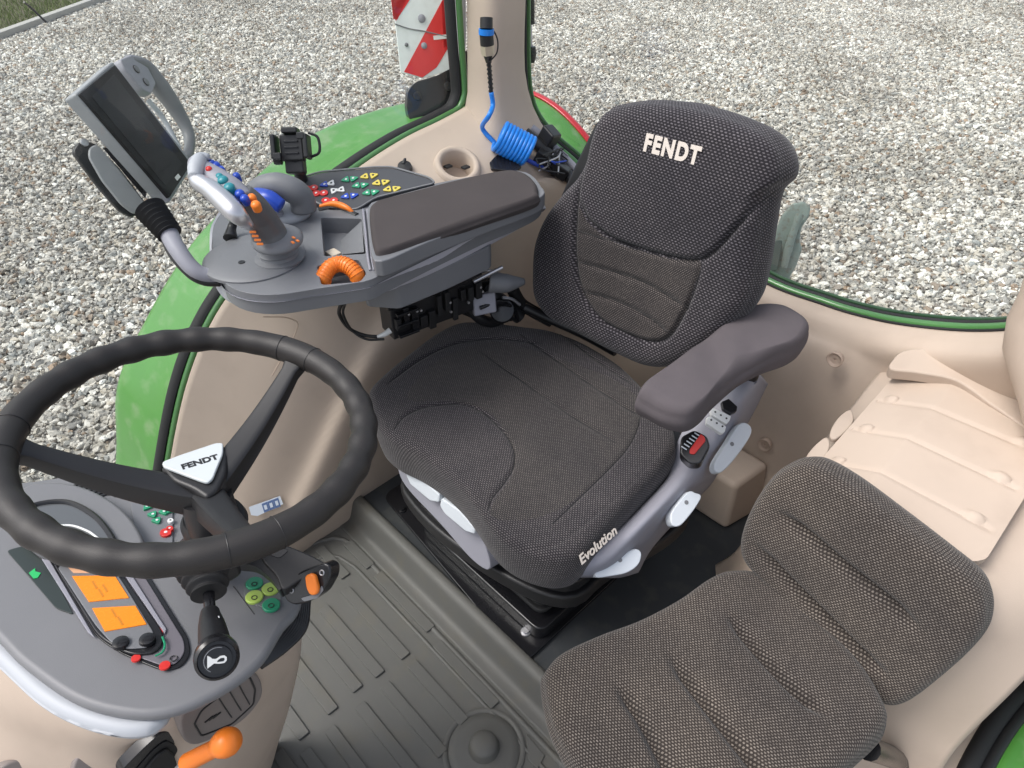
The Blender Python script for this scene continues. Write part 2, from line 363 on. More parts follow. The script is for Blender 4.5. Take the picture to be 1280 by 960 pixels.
green = mat('green_paint', (.068, .235, .040), .35, coat=.35, var=.15, vscale=9, dirt=(.22, .30, .17, .6))
greend = mat('green_frame_paint', (.07, .20, .06), .35, coat=.4)
suede = mat('suede', (.100, .088, .094), .92, bump=.5, bscale=1500, var=.22, vscale=9, spec=.15)
padm = mat('armrest_pad_cloth', (.062, .054, .054), .85, bump=.4, bscale=1300, var=.22, vscale=12, spec=.2)
orange = mat('orange_plastic', (.85, .21, .02), .38, var=.05)
bluep = mat('blue_plastic', (.015, .06, .42), .3); bluec = mat('blue_hose', (.01, .20, .68), .33)
tealp = mat('teal_plastic', (.02, .22, .26), .35); redp = mat('red_plastic', (.6, .03, .025), .35)
whitep = mat('white_plastic', (.72, .73, .72), .4); lgreen = mat('green_button', (.02, .28, .14), .4); lime = mat('lime_button', (.45, .62, .12), .4)
yellowp = mat('yellow_button', (.62, .5, .08), .4); threadm = mat('thread', (.62, .56, .5), .8); steel = mat('steel', (.5, .5, .52), .4, metal=.8)
boardw = mat('board_white', (.72, .76, .76), .45, var=.08, vscale=20, dirt=(.5, .5, .45, .3)); boardr = mat('board_red', (.66, .02, .02), .4, var=.08, vscale=20)
redlens = mat('red_lens', (.5, .02, .03), .2)
fabD = fabric('seat_fabric', (.024, .022, .025), (.165, .154, .156), .0060, spot=.38)
fabB = fabric('backrest_fabric', (.020, .0185, .022), (.155, .145, .158), .0082, spot=.36)
fabC = fabric('seat_centre_fabric', (.024, .0215, .022), (.132, .118, .112), .0056, spot=.40)
fabE = fabric('cushion_centre_fabric', (.027, .025, .026), (.145, .133, .125), .0056, spot=.42)
fabP = fabric('passenger_fabric', (.036, .030, .027), (.225, .200, .175), .0061, spot=.40)
# ================================================================== GROUND
GZ = -1.4
def ground_material():
    m = bpy.data.materials.new('gravel_bed'); m.use_nodes = True; n = m.node_tree.nodes; l = m.node_tree.links; b = n['Principled BSDF']; b.inputs['Roughness'].default_value = .9
    g = n.new('ShaderNodeNewGeometry'); v = n.new('ShaderNodeTexVoronoi'); v.inputs['Scale'].default_value = 26; l.new(g.outputs['Position'], v.inputs['Vector'])
    r = n.new('ShaderNodeValToRGB'); r.color_ramp.elements[0].color = (.30, .29, .27, 1); r.color_ramp.elements[1].color = (.42, .40, .37, 1)
    s = n.new('ShaderNodeSeparateColor'); l.new(v.outputs['Color'], s.inputs[0]); l.new(s.outputs[0], r.inputs[0]); l.new(r.outputs[0], b.inputs['Base Color'])
    bp = n.new('ShaderNodeBump'); bp.invert = True; bp.inputs['Distance'].default_value = .02; l.new(v.outputs['Distance'], bp.inputs['Height']); l.new(bp.outputs[0], b.inputs['Normal'])
    return m
obj('ground', [(-80, -80, GZ), (80, -80, GZ), (80, 80, GZ), (-80, 80, GZ)], [[0, 1, 2, 3]], ground_material(), kind='structure')
def stone_material():
    m = bpy.data.materials.new('gravel_stone'); m.use_nodes = True; n = m.node_tree.nodes; l = m.node_tree.links; b = n['Principled BSDF']; b.inputs['Roughness'].default_value = .75
    oi = n.new('ShaderNodeObjectInfo'); r = n.new('ShaderNodeValToRGB'); e = r.color_ramp.elements
    stops = [(0, (.17, .165, .16)), (.06, (.30, .22, .16)), (.11, (.26, .26, .26)), (.25, (.33, .325, .315)), (.40, (.44, .41, .36)), (.50, (.29, .31, .32)), (.62, (.50, .485, .46)), (.80, (.60, .59, .57)), (1, (.78, .775, .76))]
    e[0].position = 0; stops = [(p_, tuple(min(.85, x_ * k_ + .02) for x_, k_ in zip(c_, (1.11, 1.09, 1.05)))) for p_, c_ in stops]
    e[0].color = (*stops[0][1], 1); e[1].position = 1; e[1].color = (*stops[-1][1], 1)
    for p, c_ in stops[1:-1]: q = e.new(p); q.color = (*c_, 1)
    l.new(oi.outputs['Random'], r.inputs[0])
    g = n.new('ShaderNodeNewGeometry'); t = n.new('ShaderNodeTexNoise'); t.inputs['Scale'].default_value = 90; t.inputs['Detail'].default_value = 4; l.new(g.outputs['Position'], t.inputs['Vector'])
    mx = n.new('ShaderNodeMix'); mx.data_type = 'RGBA'; mx.blend_type = 'MULTIPLY'; mx.inputs[0].default_value = .7
    r2 = n.new('ShaderNodeValToRGB'); r2.color_ramp.elements[0].position = .3; r2.color_ramp.elements[0].color = (.62, .6, .58, 1); r2.color_ramp.elements[1].position = .6
    l.new(t.outputs['Fac'], r2.inputs[0]); l.new(r.outputs[0], mx.inputs[6]); l.new(r2.outputs[0], mx.inputs[7]); big = n.new('ShaderNodeTexNoise'); big.inputs['Scale'].default_value = .55; big.inputs['Detail'].default_value = 5; l.new(g.outputs['Position'], big.inputs['Vector'])
    rb = n.new('ShaderNodeValToRGB'); rb.color_ramp.elements[0].position = .35; rb.color_ramp.elements[0].color = (.80, .78, .75, 1); rb.color_ramp.elements[1].position = .62; rb.color_ramp.elements[1].color = (1.06, 1.05, 1.03, 1); l.new(big.outputs['Fac'], rb.inputs[0])
    mb = n.new('ShaderNodeMix'); mb.data_type = 'RGBA'; mb.blend_type = 'MULTIPLY'; mb.inputs[0].default_value = 1; l.new(mx.outputs[2], mb.inputs[6]); l.new(rb.outputs[0], mb.inputs[7]); l.new(mb.outputs[2], b.inputs['Base Color'])
    return m
def scatter(name, pts, kinds, m, smin, smax, label, cat, squash=(.45, .75)):
    me = bpy.data.meshes.new(name); me.vertices.add(len(pts)); me.vertices.foreach_set('co', np.asarray(pts, np.float32).ravel())
    o = bpy.data.objects.new(name, me); COL.objects.link(o); me.materials.append(m); o['kind'] = 'stuff'; o['label'] = label; o['category'] = cat
    ng = bpy.data.node_groups.new(name + '_nodes', 'GeometryNodeTree'); N = ng.nodes; L = ng.links
    ng.interface.new_socket('Geometry', in_out='INPUT', socket_type='NodeSocketGeometry'); ng.interface.new_socket('Geometry', in_out='OUTPUT', socket_type='NodeSocketGeometry')
    gi = N.new('NodeGroupInput'); go = N.new('NodeGroupOutput'); join = N.new('GeometryNodeGeometryToInstance')
    for k in range(kinds):
        ic = N.new('GeometryNodeMeshIcoSphere'); ic.inputs['Radius'].default_value = .5; ic.inputs['Subdivisions'].default_value = 2
        sp = N.new('GeometryNodeSetPosition'); nz = N.new('ShaderNodeTexNoise'); nz.inputs['Scale'].default_value = 1.3; nz.inputs['Detail'].default_value = 1
        ps = N.new('GeometryNodeInputPosition'); ad = N.new('ShaderNodeVectorMath'); ad.operation = 'ADD'; ad.inputs[1].default_value = (k * 7.3, k * 3.1, 5 - k)
        L.new(ps.outputs[0], ad.inputs[0]); L.new(ad.outputs[0], nz.inputs['Vector'])
        sb = N.new('ShaderNodeVectorMath'); sb.operation = 'SUBTRACT'; sb.inputs[1].default_value = (.5, .5, .5); L.new(nz.outputs['Color'], sb.inputs[0])
        sc_ = N.new('ShaderNodeVectorMath'); sc_.operation = 'MULTIPLY'; sc_.inputs[1].default_value = (1.5, 1.5, 1.5); L.new(sb.outputs[0], sc_.inputs[0])
        L.new(ic.outputs['Mesh'], sp.inputs['Geometry']); L.new(sc_.outputs[0], sp.inputs['Offset'])
        sm = N.new('GeometryNodeSetMaterial'); sm.inputs['Material'].default_value = m; L.new(sp.outputs[0], sm.inputs[0]); 
        tf = N.new('GeometryNodeTransform'); tf.inputs['Scale'].default_value = (1, .62 + .09 * (k % 4), squash[0] + (squash[1] - squash[0]) * k / max(1, kinds - 1)); L.new(sm.outputs[0], tf.inputs[0]); L.new(tf.outputs[0], join.inputs[0])
    ip = N.new('GeometryNodeInstanceOnPoints'); ip.inputs['Pick Instance'].default_value = True
    L.new(gi.outputs[0], ip.inputs['Points']); L.new(join.outputs[0], ip.inputs['Instance'])
    rr = N.new('FunctionNodeRandomValue'); rr.data_type = 'FLOAT_VECTOR'; rr.inputs[0].default_value = (-.5, -.5, 0); rr.inputs[1].default_value = (.5, .5, 6.28); L.new(rr.outputs[0], ip.inputs['Rotation'])
    rs = N.new('FunctionNodeRandomValue'); rs.data_type = 'FLOAT'; rs.inputs[2].default_value = 0; rs.inputs[3].default_value = 1; rs.inputs['Seed'].default_value = 5
    pw = N.new('ShaderNodeMath'); pw.operation = 'POWER'; pw.inputs[1].default_value = 1.8; L.new(rs.outputs[1], pw.inputs[0])
    mr = N.new('ShaderNodeMapRange'); mr.inputs[3].default_value = smin; mr.inputs[4].default_value = smax; L.new(pw.outputs[0], mr.inputs[0]); L.new(mr.outputs[0], ip.inputs['Scale'])
    L.new(ip.outputs[0], go.inputs[0])
    md = o.modifiers.new('scatter', 'NODES'); md.node_group = ng
    return o
# kerb line and grass verge in the far corner
k0, k1 = UZ(0, 52, GZ), UZ(140, 0, GZ); kd = nrm(k1 - k0); kn = A(-kd[1], kd[0], 0)
if kn @ (k0 - CAM) < 0: kn = -kn
def side(p): return (p[:, :2] - k0[:2]) @ kn[:2]
def wedge(n_per_m, rmax, rmin=1.2):
    s = 1 / math.sqrt(n_per_m); g = np.arange(-rmax, rmax, s); X, Y = np.meshgrid(g, g); P = np.stack([X.ravel(), Y.ravel()], 1)
    P += rng.uniform(-.5, .5, P.shape) * s; r = np.hypot(P[:, 0], P[:, 1]); th = np.arctan2(P[:, 1], P[:, 0]) - math.atan2(math.cos(_y), -math.sin(_y))
    th = (th + np.pi) % (2 * np.pi) - np.pi
    return P[(r < rmax) & (r > rmin) & (np.abs(th) < math.radians(52))]
P = wedge(800, 24); P = P[side(P) < .0]
r_ = np.hypot(P[:, 0], P[:, 1]); 
z_ = GZ + .008 + rng.uniform(0, .013, len(P))
scatter('gravel', np.c_[P, z_], 6, stone_material(), .022, .074, 'pale mixed gravel of white, grey and tan stones around the vehicle', 'gravel')
kq = [k0 - kd * 6, k1 + kd * 6]
V, F = prism([kq[0], kq[1], kq[1] + kn * .16, kq[0] + kn * .16], (0, 0, .12))
bev(obj('kerb', V, F, mat('kerb_concrete', (.38, .37, .35), .85, bump=.8, bscale=60, var=.12), kind='structure'), .012)
V, F = prism([kq[0] + kn * .16, kq[1] + kn * .16, kq[1] + kn * 8, kq[0] + kn * 8], (0, 0, .06))
obj('verge', V, F, mat('verge_soil', (.09, .08, .05), .95, var=.3), kind='structure')
gv = []; gf = []
for i in range(16000):
    a = rng.uniform(-5, 5); b_ = rng.uniform(.17, 3.5); p = (k0 + k1) / 2 + kd * a + kn * b_; p[2] = GZ + .06
    h = rng.uniform(.05, .16); t = rng.uniform(0, 6.28); dx = A(math.cos(t), math.sin(t), 0) * .006; ln = A(rng.normal() * .04, rng.normal() * .04, h); k = len(gv)
    gv += [p - dx, p + dx, p + ln]; gf.append([k, k + 1, k + 2])
obj('grass', gv, gf, mat('grass_blade', (.14, .19, .05), .7, var=.5, vscale=3), smooth=0, kind='stuff', label='green and yellowed grass on the verge beyond the kerb', cat='grass')
q = UZ(58, 28, GZ + .08); tube('marker_stake', [q + A(0, 0, 0), q + kn * .1 - kd * .08 + A(0, 0, .22), q - kd * .22 + kn * .1 + A(0, 0, .36)], .018, blackp, n=10, label='thin black bent stake by the kerb in the far left corner', cat='stake')
# ================================================================== CAB
cab = thing('tractor_cab', 'beige lined tractor cab shell with green window frames and green fenders', 'tractor cab', (-.7, 1.0, 0))
# platform under the driver seat and its front step
pf = [(-1.42, .585), (.26, .585), (.26, 1.75), (-1.42, 1.75)]
V, F = prism([(x, y, -.02) for x, y in pf], (0, 0, .02)); obj('platform', V, F, platm, cab)
# raised lip with riser
lip = [A(-1.36, .600, .0), A(-1.36, .600, .012), A(-1.36, .586, .014), A(-1.36, .574, .008), A(-1.36, .568, -.006), A(-1.36, .556, -.048), A(-1.36, .545, -.058), A(-1.36, .520, -.060)]
sheet('platform_lip', [[p, p + A(.8, 0, 0), p + A(1.62, 0, 0)] for p in lip], matm, cab, nu=8, nv=30, thick=.004, smooth=60)
V, F = prism([(-1.5, -.6, -.09), (.3, -.6, -.09), (.3, .56, -.09), (-1.5, .56, -.09)], (0, 0, .012)); obj('cab_floor', V, F, platm, cab)
# right-hand window line (x=-1.45), measured along the sill
SX = -1.45
silp = [(200, 720), (204, 640), (216, 560), (229, 497), (244, 449), (262, 408), (285, 370), (330, 310), (380, 262), (450, 209), (505, 174), (550, 152), (576, 138)]
sill = cr([UX(u, v, SX) for u, v in silp], 60)
corner = cr([sill[-1], UX(584, 122, SX), UX(584, 100, SX), UX(581, 60, SX), UX(578, 10, SX), UX(572, -90, SX), UX(560, -260, SX)], 30)
PY0 = UX(583, 60, SX)[1]
frameR = np.vstack([sill[:-1], corner])
# inner lining: sill -> shelf -> fold -> side wall -> floor
foldp = [UX(330, 690, -1.25), UX(352, 650, -1.25), UX(367, 625, -1.25), UX(427, 501, -1.25), UX(470, 420, -1.25), A(-1.24, .86, .63), A(-1.23, 1.0, .72), A(-1.22, 1.15, .755), A(-1.20, 1.33, .74), A(-1.17, 1.45, .68)]
fold = cr(foldp, 60)
sl2 = cr(np.vstack([sill, [UX(596, 128, -1.44), UX(625, 128, -1.41), UY(658, 150, 1.385), UY(690, 186, 1.42), UY(718, 210, 1.45)]]), 60)
rowA = sl2; rowB = sl2 * .82 + fold * .18 + A(0, -.005, .004); rowC = sl2 * .35 + fold * .65 + A(0, -.012, .018); rowD = fold + A(-.02, -.008, .004); rowE = fold + A(.012, .012, -.02)
rowF = np.stack([np.full(60, -1.235), fold[:, 1] + .05, np.minimum(fold[:, 2] * .55, fold[:, 2] - .06)], 1); rowG = np.stack([np.full(60, -1.25), fold[:, 1] + .09, np.full(60, -.08)], 1)
sheet('right_fender_lining', [rowA, rowB, rowC, rowD, rowE, rowF, rowG], beige, cab, nu=90, nv=60, thick=.004)
# panel seam and grab pockets on the lining
tube('panel_seam', [UX(330, 392, -1.36) + A(.01, -.008, 0), UX(362, 398, -1.34), UX(371, 412, -1.33), UX(340, 470, -1.33)], .0016, beige_d, cab, n=40, seg=6)
# C pillar
pc = []
for z, x0, x1, y0, y1, in [(.74, -1.47, -1.22, 1.12, 1.44), (.80, -1.465, -1.28, 1.17, 1.42), (.86, -1.455, -1.325, 1.21, 1.40), (.93, -1.45, -1.345, PY0 - .005, 1.38), (1.02, -1.45, -1.352, PY0, 1.37), (1.25, -1.45, -1.352, PY0 + .01, 1.375), (1.9, -1.45, -1.352, PY0 + .03, 1.39)]:
    pc.append((z, x0, x1, y0, y1))
V = []; F = []; ns = 24
for z, x0, x1, y0, y1 in pc:
    o2 = rpoly([(x0, y0), (x1, y0), (x1, y1), (x0, y1)], [.004, .045, .04, .004], 6)
    V += [(x, y, z) for x, y in o2]; ns = len(o2)
C_ = cr([V[i * ns:(i + 1) * ns] for i in range(len(pc))] if False else np.array(V).reshape(len(pc), -1), 26).reshape(-1, 3)
F = [[i * ns + k, i * ns + (k + 1) % ns, (i + 1) * ns + (k + 1) % ns, (i + 1) * ns + k] for i in range(25) for k in range(ns)] + [[25 * ns + k for k in range(ns)]]
obj('rear_pillar', C_, F, beige, cab, smooth=60)
# rear sill + wall
rsill = [UY(644, -300, 1.41), UY(646, -80, 1.40), UY(647, 0, 1.40), UY(648, 80, 1.40), UY(651, 120, 1.40), UY(660, 148, 1.41), UY(680, 174, 1.43), UY(708, 198, 1.46), UY(740, 222, 1.49), A(-.95, 1.53, .66), UY(945, 347, 1.54), UY(1030, 381, 1.54), UY(1080, 396, 1.53), UY(1130, 406, 1.50), UY(1200, 413, 1.48), UY(1262, 412, 1.44), UY(1300, 404, 1.42), UY(1350, 360, 1.41), UY(1372, 60, 1.40)]
rs = cr(rsill, 120)
low = rs[np.array([i for i in range(120) if rs[i][2] < 1.0])]; low = cr(low, 60)
r1 = low + A(0, -.045, -.012); r1[:, 0] += np.linspace(.03, -.0, 60)
r2 = r1 + A(0, -.02, -.03)
r3 = np.stack([np.linspace(-1.25, .12, 60), np.full(60, 1.44), np.minimum(r1[:, 2] - .08, .5)], 1)
r4 = np.stack([np.linspace(-1.25, .1, 60), np.full(60, 1.40), np.full(60, .22)], 1)
r5 = np.stack([np.linspace(-1.25, .1, 60), np.full(60, 1.36), np.full(60, -.01)], 1)
sheet('rear_wall', [low, r1 * .6 + low * .4 + A(0, 0, .002), r1, r2, r3, r4, r5], beige, cab, nu=90, nv=60, thick=.004)
for (u, v, y) in ((1044, 449, 1.40), (956, 556, 1.385)):
    p = UY(u, v, y); lathe('screw_recess', p + A(0, .0, 0), (0, -1, .1), [(.016, -.01), (.019, .004), (.017, .006), (.013, .004), (.011, .002), (.004, .0015), (.0035, -.002)], beige_d, cab, seg=24)
# low box on the rear wall foot
bx = Plane((-.5, 1.2, .15), (0, 0, 1))
V = [UZ(915, 668, 0), UZ(845, 640, 0), UZ(845, 640, 0) + A(0, .2, 0), UZ(915, 668, 0) + A(0, .2, 0)]
b0 = A(-.455, 1.245, 0); b1 = A(-.66, 1.245, 0)
base = [b0, b1, b1 + A(0, .14, 0), b0 + A(0.03, .14, 0)]; top = [b0 + A(-.012, .02, .15), b1 + A(.01, .02, .15), b1 + A(.01, .14, .17), b0 + A(.01, .14, .17)]
bev(obj('foot_box', base + top, [[3, 2, 1, 0], [4, 5, 6, 7], [0, 1, 5, 4], [1, 2, 6, 5], [2, 3, 7, 6], [3, 0, 4, 7]], beige, cab), .015, 4)
# left-hand fender lining
lf = [[A(-.30, 1.62, .50), A(-.22, 1.56, .585), A(-.13, 1.50, .62), A(.05, 1.46, .66), A(.20, 1.44, .70)],
      [A(-.30, 1.45, .53), A(-.235, 1.45, .57), A(-.155, 1.43, .592), A(.05, 1.42, .60), A(.22, 1.42, .62)],
      [A(-.30, 1.25, .465), A(-.24, 1.22, .545), A(-.155, 1.2, .568), A(.05, 1.2, .57), A(.22, 1.2, .56)],
      [A(-.305, 1.12, .41), A(-.245, 1.05, .52), A(-.155, 1.02, .545), A(.03, .98, .53), A(.20, 1.1, .48)],
      [A(-.325, 1.08, .30), A(-.25, 1.00, .43), A(-.155, .96, .47), A(.03, .94, .46), A(.18, 1.0, .36)],
      [A(-.36, 1.09, .14), A(-.27, .98, .20), A(-.155, .93, .22), A(.03, .91, .22), A(.17, .95, .18)],
      [A(-.41, 1.13, .0), A(-.28, .97, .02), A(-.155, .90, .03), A(.03, .86, .04), A(.19, .90, .05)],
      [A(-.41, 1.10, -.012), A(-.28, .95, -.01), A(-.155, .75, .012), A(.03, .70, .012), A(.22, .7, .02)]]
sheet('left_fender_lining', lf, beige, cab, nu=60, nv=90, thick=.004)
obj('left_fender_side', [(-.30, 1.62, .50), (-.30, 1.45, .53), (-.30, 1.25, .465), (-.305, 1.12, .41), (-.325, 1.08, .30), (-.36, 1.09, .14), (-.41, 1.13, 0), (-.34, 1.5, 0)], [[0, 1, 2, 3, 4, 5, 6, 7]], beige, cab, smooth=0)
# ribbed storage cover on the left fender: measured corners on two shallow slopes
def cov(t, s):  # t 0 rear..1 front, s -1 inner, 0 ridge, 1 outer
    y = 1.45 + (1.0 - 1.45) * t
    ri = A(-.155, y, .615 - .04 * t); inn = A(-.258, y - .005, .578 - .05 * t); out_ = A(.045, y, .628 - .055 * t)
    return ri * (1 - abs(s)) + (inn if s < 0 else out_) * abs(s)
nu, nv = 72, 110; V = []; ribs = tuple((1.45 - UZ(u_, v_, .585)[1]) / .45 for u_, v_ in ((1116, 496), (1087, 527), (1051, 561), (1012, 598)))
print('ribs', ribs)
for i in range(nv):
    for k in range(nu):
        t = i / (nv - 1); s = -1 + 2 * k / (nu - 1)
        # rounded corners
        ct = abs(t - .5) * 2; lim = 1 - .09 * max(0, (ct - .86) / .14) ** 2.2
        p = cov(t, np.sign(s) * min(abs(s) ** 1.0, 1) * lim)
        z = 0
        for q in ribs: z -= .0034 * math.exp(-((t - q + .0) / .012) ** 2) * (abs(s) < .93)
        for q in ribs:
            for s0 in (-.72, .78):
                dd = math.hypot((t - q + .02) / .028, (s - s0) / (.12 if s0 < 0 else .075)); z += .0065 * max(0, 1 - dd ** 4) * (1 if dd < 1 else 0)
        V.append(p + A(0, 0, z))
F = [[i * nu + k, i * nu + k + 1, (i + 1) * nu + k + 1, (i + 1) * nu + k] for i in range(nv - 1) for k in range(nu - 1)]
cv_ = obj('storage_cover', V, F, beige, cab, smooth=70); s_ = cv_.modifiers.new('solid', 'SOLIDIFY'); s_.thickness = .014; s_.offset = -1; bev(cv_, .003, 3)
TBp = Plane(A(-.27, 1.2, .535), (-.15, 0, 1))
for tb_ in ([(1064, 512), (1054, 516), (1043, 528), (1037, 544), (1046, 548), (1066, 528)], [(1034, 546), (1022, 553), (1009, 568), (1003, 586), (1014, 590), (1036, 562)]):
    pplate('hinge_tab', TBp, tb_, -.006, .004, beige, cab, curve=30, bevel=.003)
LG = Plane(A(0, 1.47, .645), (0, -.25, 1))
pplate('cover_ledge', LG, [(1113, 461), (1117, 448), (1130, 438), (1160, 435), (1200, 438), (1232, 453), (1285, 494), (1340, 535), (1340, 572), (1290, 540), (1240, 506), (1196, 476), (1150, 466)], -.03, 0, beige, cab, curve=90, bevel=.008)
# green frame strips, black seals, panes
def offs(C, n0, d): return [np.asarray(p) + np.asarray(n0) * d for p in C]
tube('window_frame', frameR + A(-.012, 0, 0), .0085, greend, cab, n=120, seg=10)
tube('window_seal', frameR + A(-.034, -.012, .0), .011, rubber, cab, n=120, seg=10, flat=1.6)
tube('window_frame', rs + A(0, .010, .002), .010, greend, cab, n=160, seg=10)
tube('window_seal', rs + A(0, .024, .006), .007, rubber, cab, n=160, seg=10)
tube('window_seal', rs + A(0, -.001, .001), .0035, rubber, cab, n=160, seg=8)
tube('window_frame', rs + A(0, .040, .008), .006, greend, cab, n=160, seg=10)
gl = glass('window_glass', (.93, .97, .94), haze_=.012)
top = [A(-1.49, 1.3, 1.9), A(-1.49, -.4, 1.9), A(-1.49, -.4, -.1)]
fr = [p + A(-.04, 0, 0) for p in frameR[::-1]]
obj('side_window', fr[::-1] + [A(-1.49, 1.35, 1.9), A(-1.49, -.3, 1.9), A(-1.49, -.3, .0)], [list(range(len(fr) + 3))], gl, cab, smooth=0)
obj('rear_window', [p + A(0, .032, 0) for p in rs], [list(range(len(rs)))], gl, cab, smooth=0)
# left rear pillar at the right edge of the picture
V, F = tube_g(cr([UY(1370, 580, 1.30), UY(1325, 480, 1.36), UY(1302, 420, 1.37), UY(1325, 350, 1.37), UY(1370, 200, 1.36), UY(1400, 0, 1.35), UY(1420, -300, 1.33)], 24), np.interp(np.linspace(0, 1, 24), [0, .12, .3, 1], [.09, .07, .050, .045]), 20); obj('rear_pillar', V, F, beige, cab, smooth=60)
# door sill seal, door frame at the lower right corner
sealp = [A(.20, 1.30, .80), A(.195, 1.22, .45), UZ(1290, 835, .10), UZ(1262, 862, .10), UZ(1228, 905, .09), UZ(1195, 965, .08), UZ(1168, 1040, .07), UZ(1150, 1140, .05)]
tube('door_seal', np.array(sealp) + A(.014, 0, 0), .017, rubber, cab, n=80, seg=12, flat=1.0)
tube('door_seal', np.array(sealp) + A(.040, 0.0, -.004), .012, blackp, cab, n=80, seg=12)
sheet('door_frame', [np.array(sealp) + A(.05, 0, 0), np.array(sealp) + A(.10, 0, -.01), np.array(sealp) + A(.22, 0, -.02)], green, cab, nu=60, nv=12)
sheet('sill_trim', [np.array(sealp) + A(-.09, 0, -.015), np.array(sealp) + A(-.05, 0, .0), np.array(sealp) + A(.004, 0, .002)], beige, cab, nu=60, nv=12)
# outer fenders
fo = [UX(146, 640, -1.68), UX(150, 560, -1.68), UX(152, 480, -1.68), UX(190, 395, -1.68), UX(228, 330, -1.68), UX(262, 285, -1.68), UX(340, 208, -1.68), UX(400, 167, -1.68), UX(470, 141, -1.68), UX(530, 128, -1.68), UX(600, 124, -1.68)]
fi = [UX(200, 720, -1.47), UX(204, 640, -1.47), UX(210, 560, -1.47), UX(226, 480, -1.47), UX(250, 410, -1.47), UX(278, 360, -1.47), UX(340, 280, -1.47), UX(400, 235, -1.47), UX(480, 176, -1.47), UX(540, 142, -1.47), UX(590, 120, -1.47)]
fo = cr(fo, 40); fi = cr(fi, 40) + A(0, 0, -.03)
sheet('rear_fender', [fi, fi * .6 + fo * .4 + A(0, 0, .008), fi * .2 + fo * .8 + A(0, 0, .006), fo, fo + A(-.02, 0, -.02), fo + A(-.02, .01, -.07)], green, cab, nu=80, nv=30)
ro = [UY(640, 112, 1.75), UY(672, 124, 1.75), UY(700, 143, 1.75), UY(730, 175, 1.75), UY(752, 210, 1.75)]
ri_ = [UY(640, 150, 1.62), UY(664, 160, 1.62), UY(690, 185, 1.62), UY(715, 212, 1.62), UY(735, 235, 1.62)]
ro = cr(ro, 24); ri_ = cr(ri_, 24)
sheet('rear_fender', [ri_ + A(0, 0, -.05), ri_ * .5 + ro * .5, ro, ro + A(0, .01, -.03)], green, cab, nu=30, nv=16)
sheet('reflector_strip', [ro + A(0, -.004, .006), ro + A(0, .018, .006), ro + A(0, .022, -.02)], redlens, cab, nu=30, nv=8)
# points on the lining seen at a pixel: nearest grid vertices of the lining, wall and pillar
GR = [np.asarray(sheet_g([rowA, rowB, rowC, rowD, rowE, rowF, rowG], 260, 200)[0]), np.asarray(sheet_g([low, r1, r2, r3, r4], 220, 120)[0]), C_]
def surf(u, v, lift=0):
    best = None
    for V in GR:
        P = V - CAM; z = P @ _F; uu_ = 640 + FPX * (P @ _R) / z; vv_ = 480 - FPX * (P @ _U) / z; d2 = (uu_ - u) ** 2 + (vv_ - v) ** 2
        i = np.where(d2 < (36 if V is not C_ else 150))[0]
        if len(i):
            j = i[np.argsort(z[i])[:1]][0]; depth = z[j]
            if best is None or depth < best: best = depth
    if best is None: best = 1.9
    d = ray(u, v); p = CAM + d * best; return p - nrm(d) * lift
CHOLD = surf(572, 205, .006)
CHN = nrm(np.cross(surf(588, 205) - surf(556, 205), surf(572, 197) - surf(572, 213))); CHN = CHN * np.sign(CHN[2])
print('chn', CHN)
for o_ in cab.children:
    if o_.name.startswith('right_fender_lining'):
        bm = bmesh.new(); bm.from_mesh(o_.data); off_ = wloc(cab)
        bmesh.ops.subdivide_edges(bm, edges=[e for e in bm.edges if (Vector(((e.verts[0].co + e.verts[1].co) / 2 + off_)[:2]) - Vector(CHOLD[:2])).length < .08], cuts=3, use_grid_fill=True)
        bmesh.ops.delete(bm, geom=[f for f in bm.faces if (Vector((f.calc_center_median() + off_)[:2]) - Vector(CHOLD[:2])).length < .048 and abs((f.calc_center_median() + off_)[2] - CHOLD[2]) < .2], context='FACES')
        bm.to_mesh(o_.data); bm.free()
# ================================================================== FLOOR MAT
mt = thing('floor_mat', 'dark grey rubber floor mat with long raised bars and a round plug', 'floor mat', (-.7, .2, -.075))
mp_ = [(-1.42, -.5), (.28, -.5), (.28, .535), (-1.42, .535)]
V, F = prism([(x, y, -.078) for x, y in mp_], (0, 0, .016)); obj('mat_sheet', V, F, matm, mt)
MZ = -.062
Pm = Plane((0, 0, MZ), (0, 0, 1))
# border ridge that runs parallel with the step and turns at the column
def ridge(name, pts, w_, h_, m=matm): 
    V, F = tube_g(cr(pts, 60), w_, 8, flat=h_ / w_); return obj(name, V, F, m, mt, smooth=60)
e0 = UZ(380, 655, MZ); 
ridge('border_rib', [A(.2, .505, MZ), A(-.5, .507, MZ), A(-1.1, .509, MZ), A(-1.2, .50, MZ), A(-1.23, .47, MZ), A(-1.26, .38, MZ), A(-1.28, .2, MZ)], .007, .005)
ridge('border_rib', [A(.2, .470, MZ), A(-.5, .472, MZ), A(-1.0, .473, MZ), A(-1.13, .465, MZ), A(-1.19, .42, MZ), A(-1.22, .2, MZ)], .005, .004)
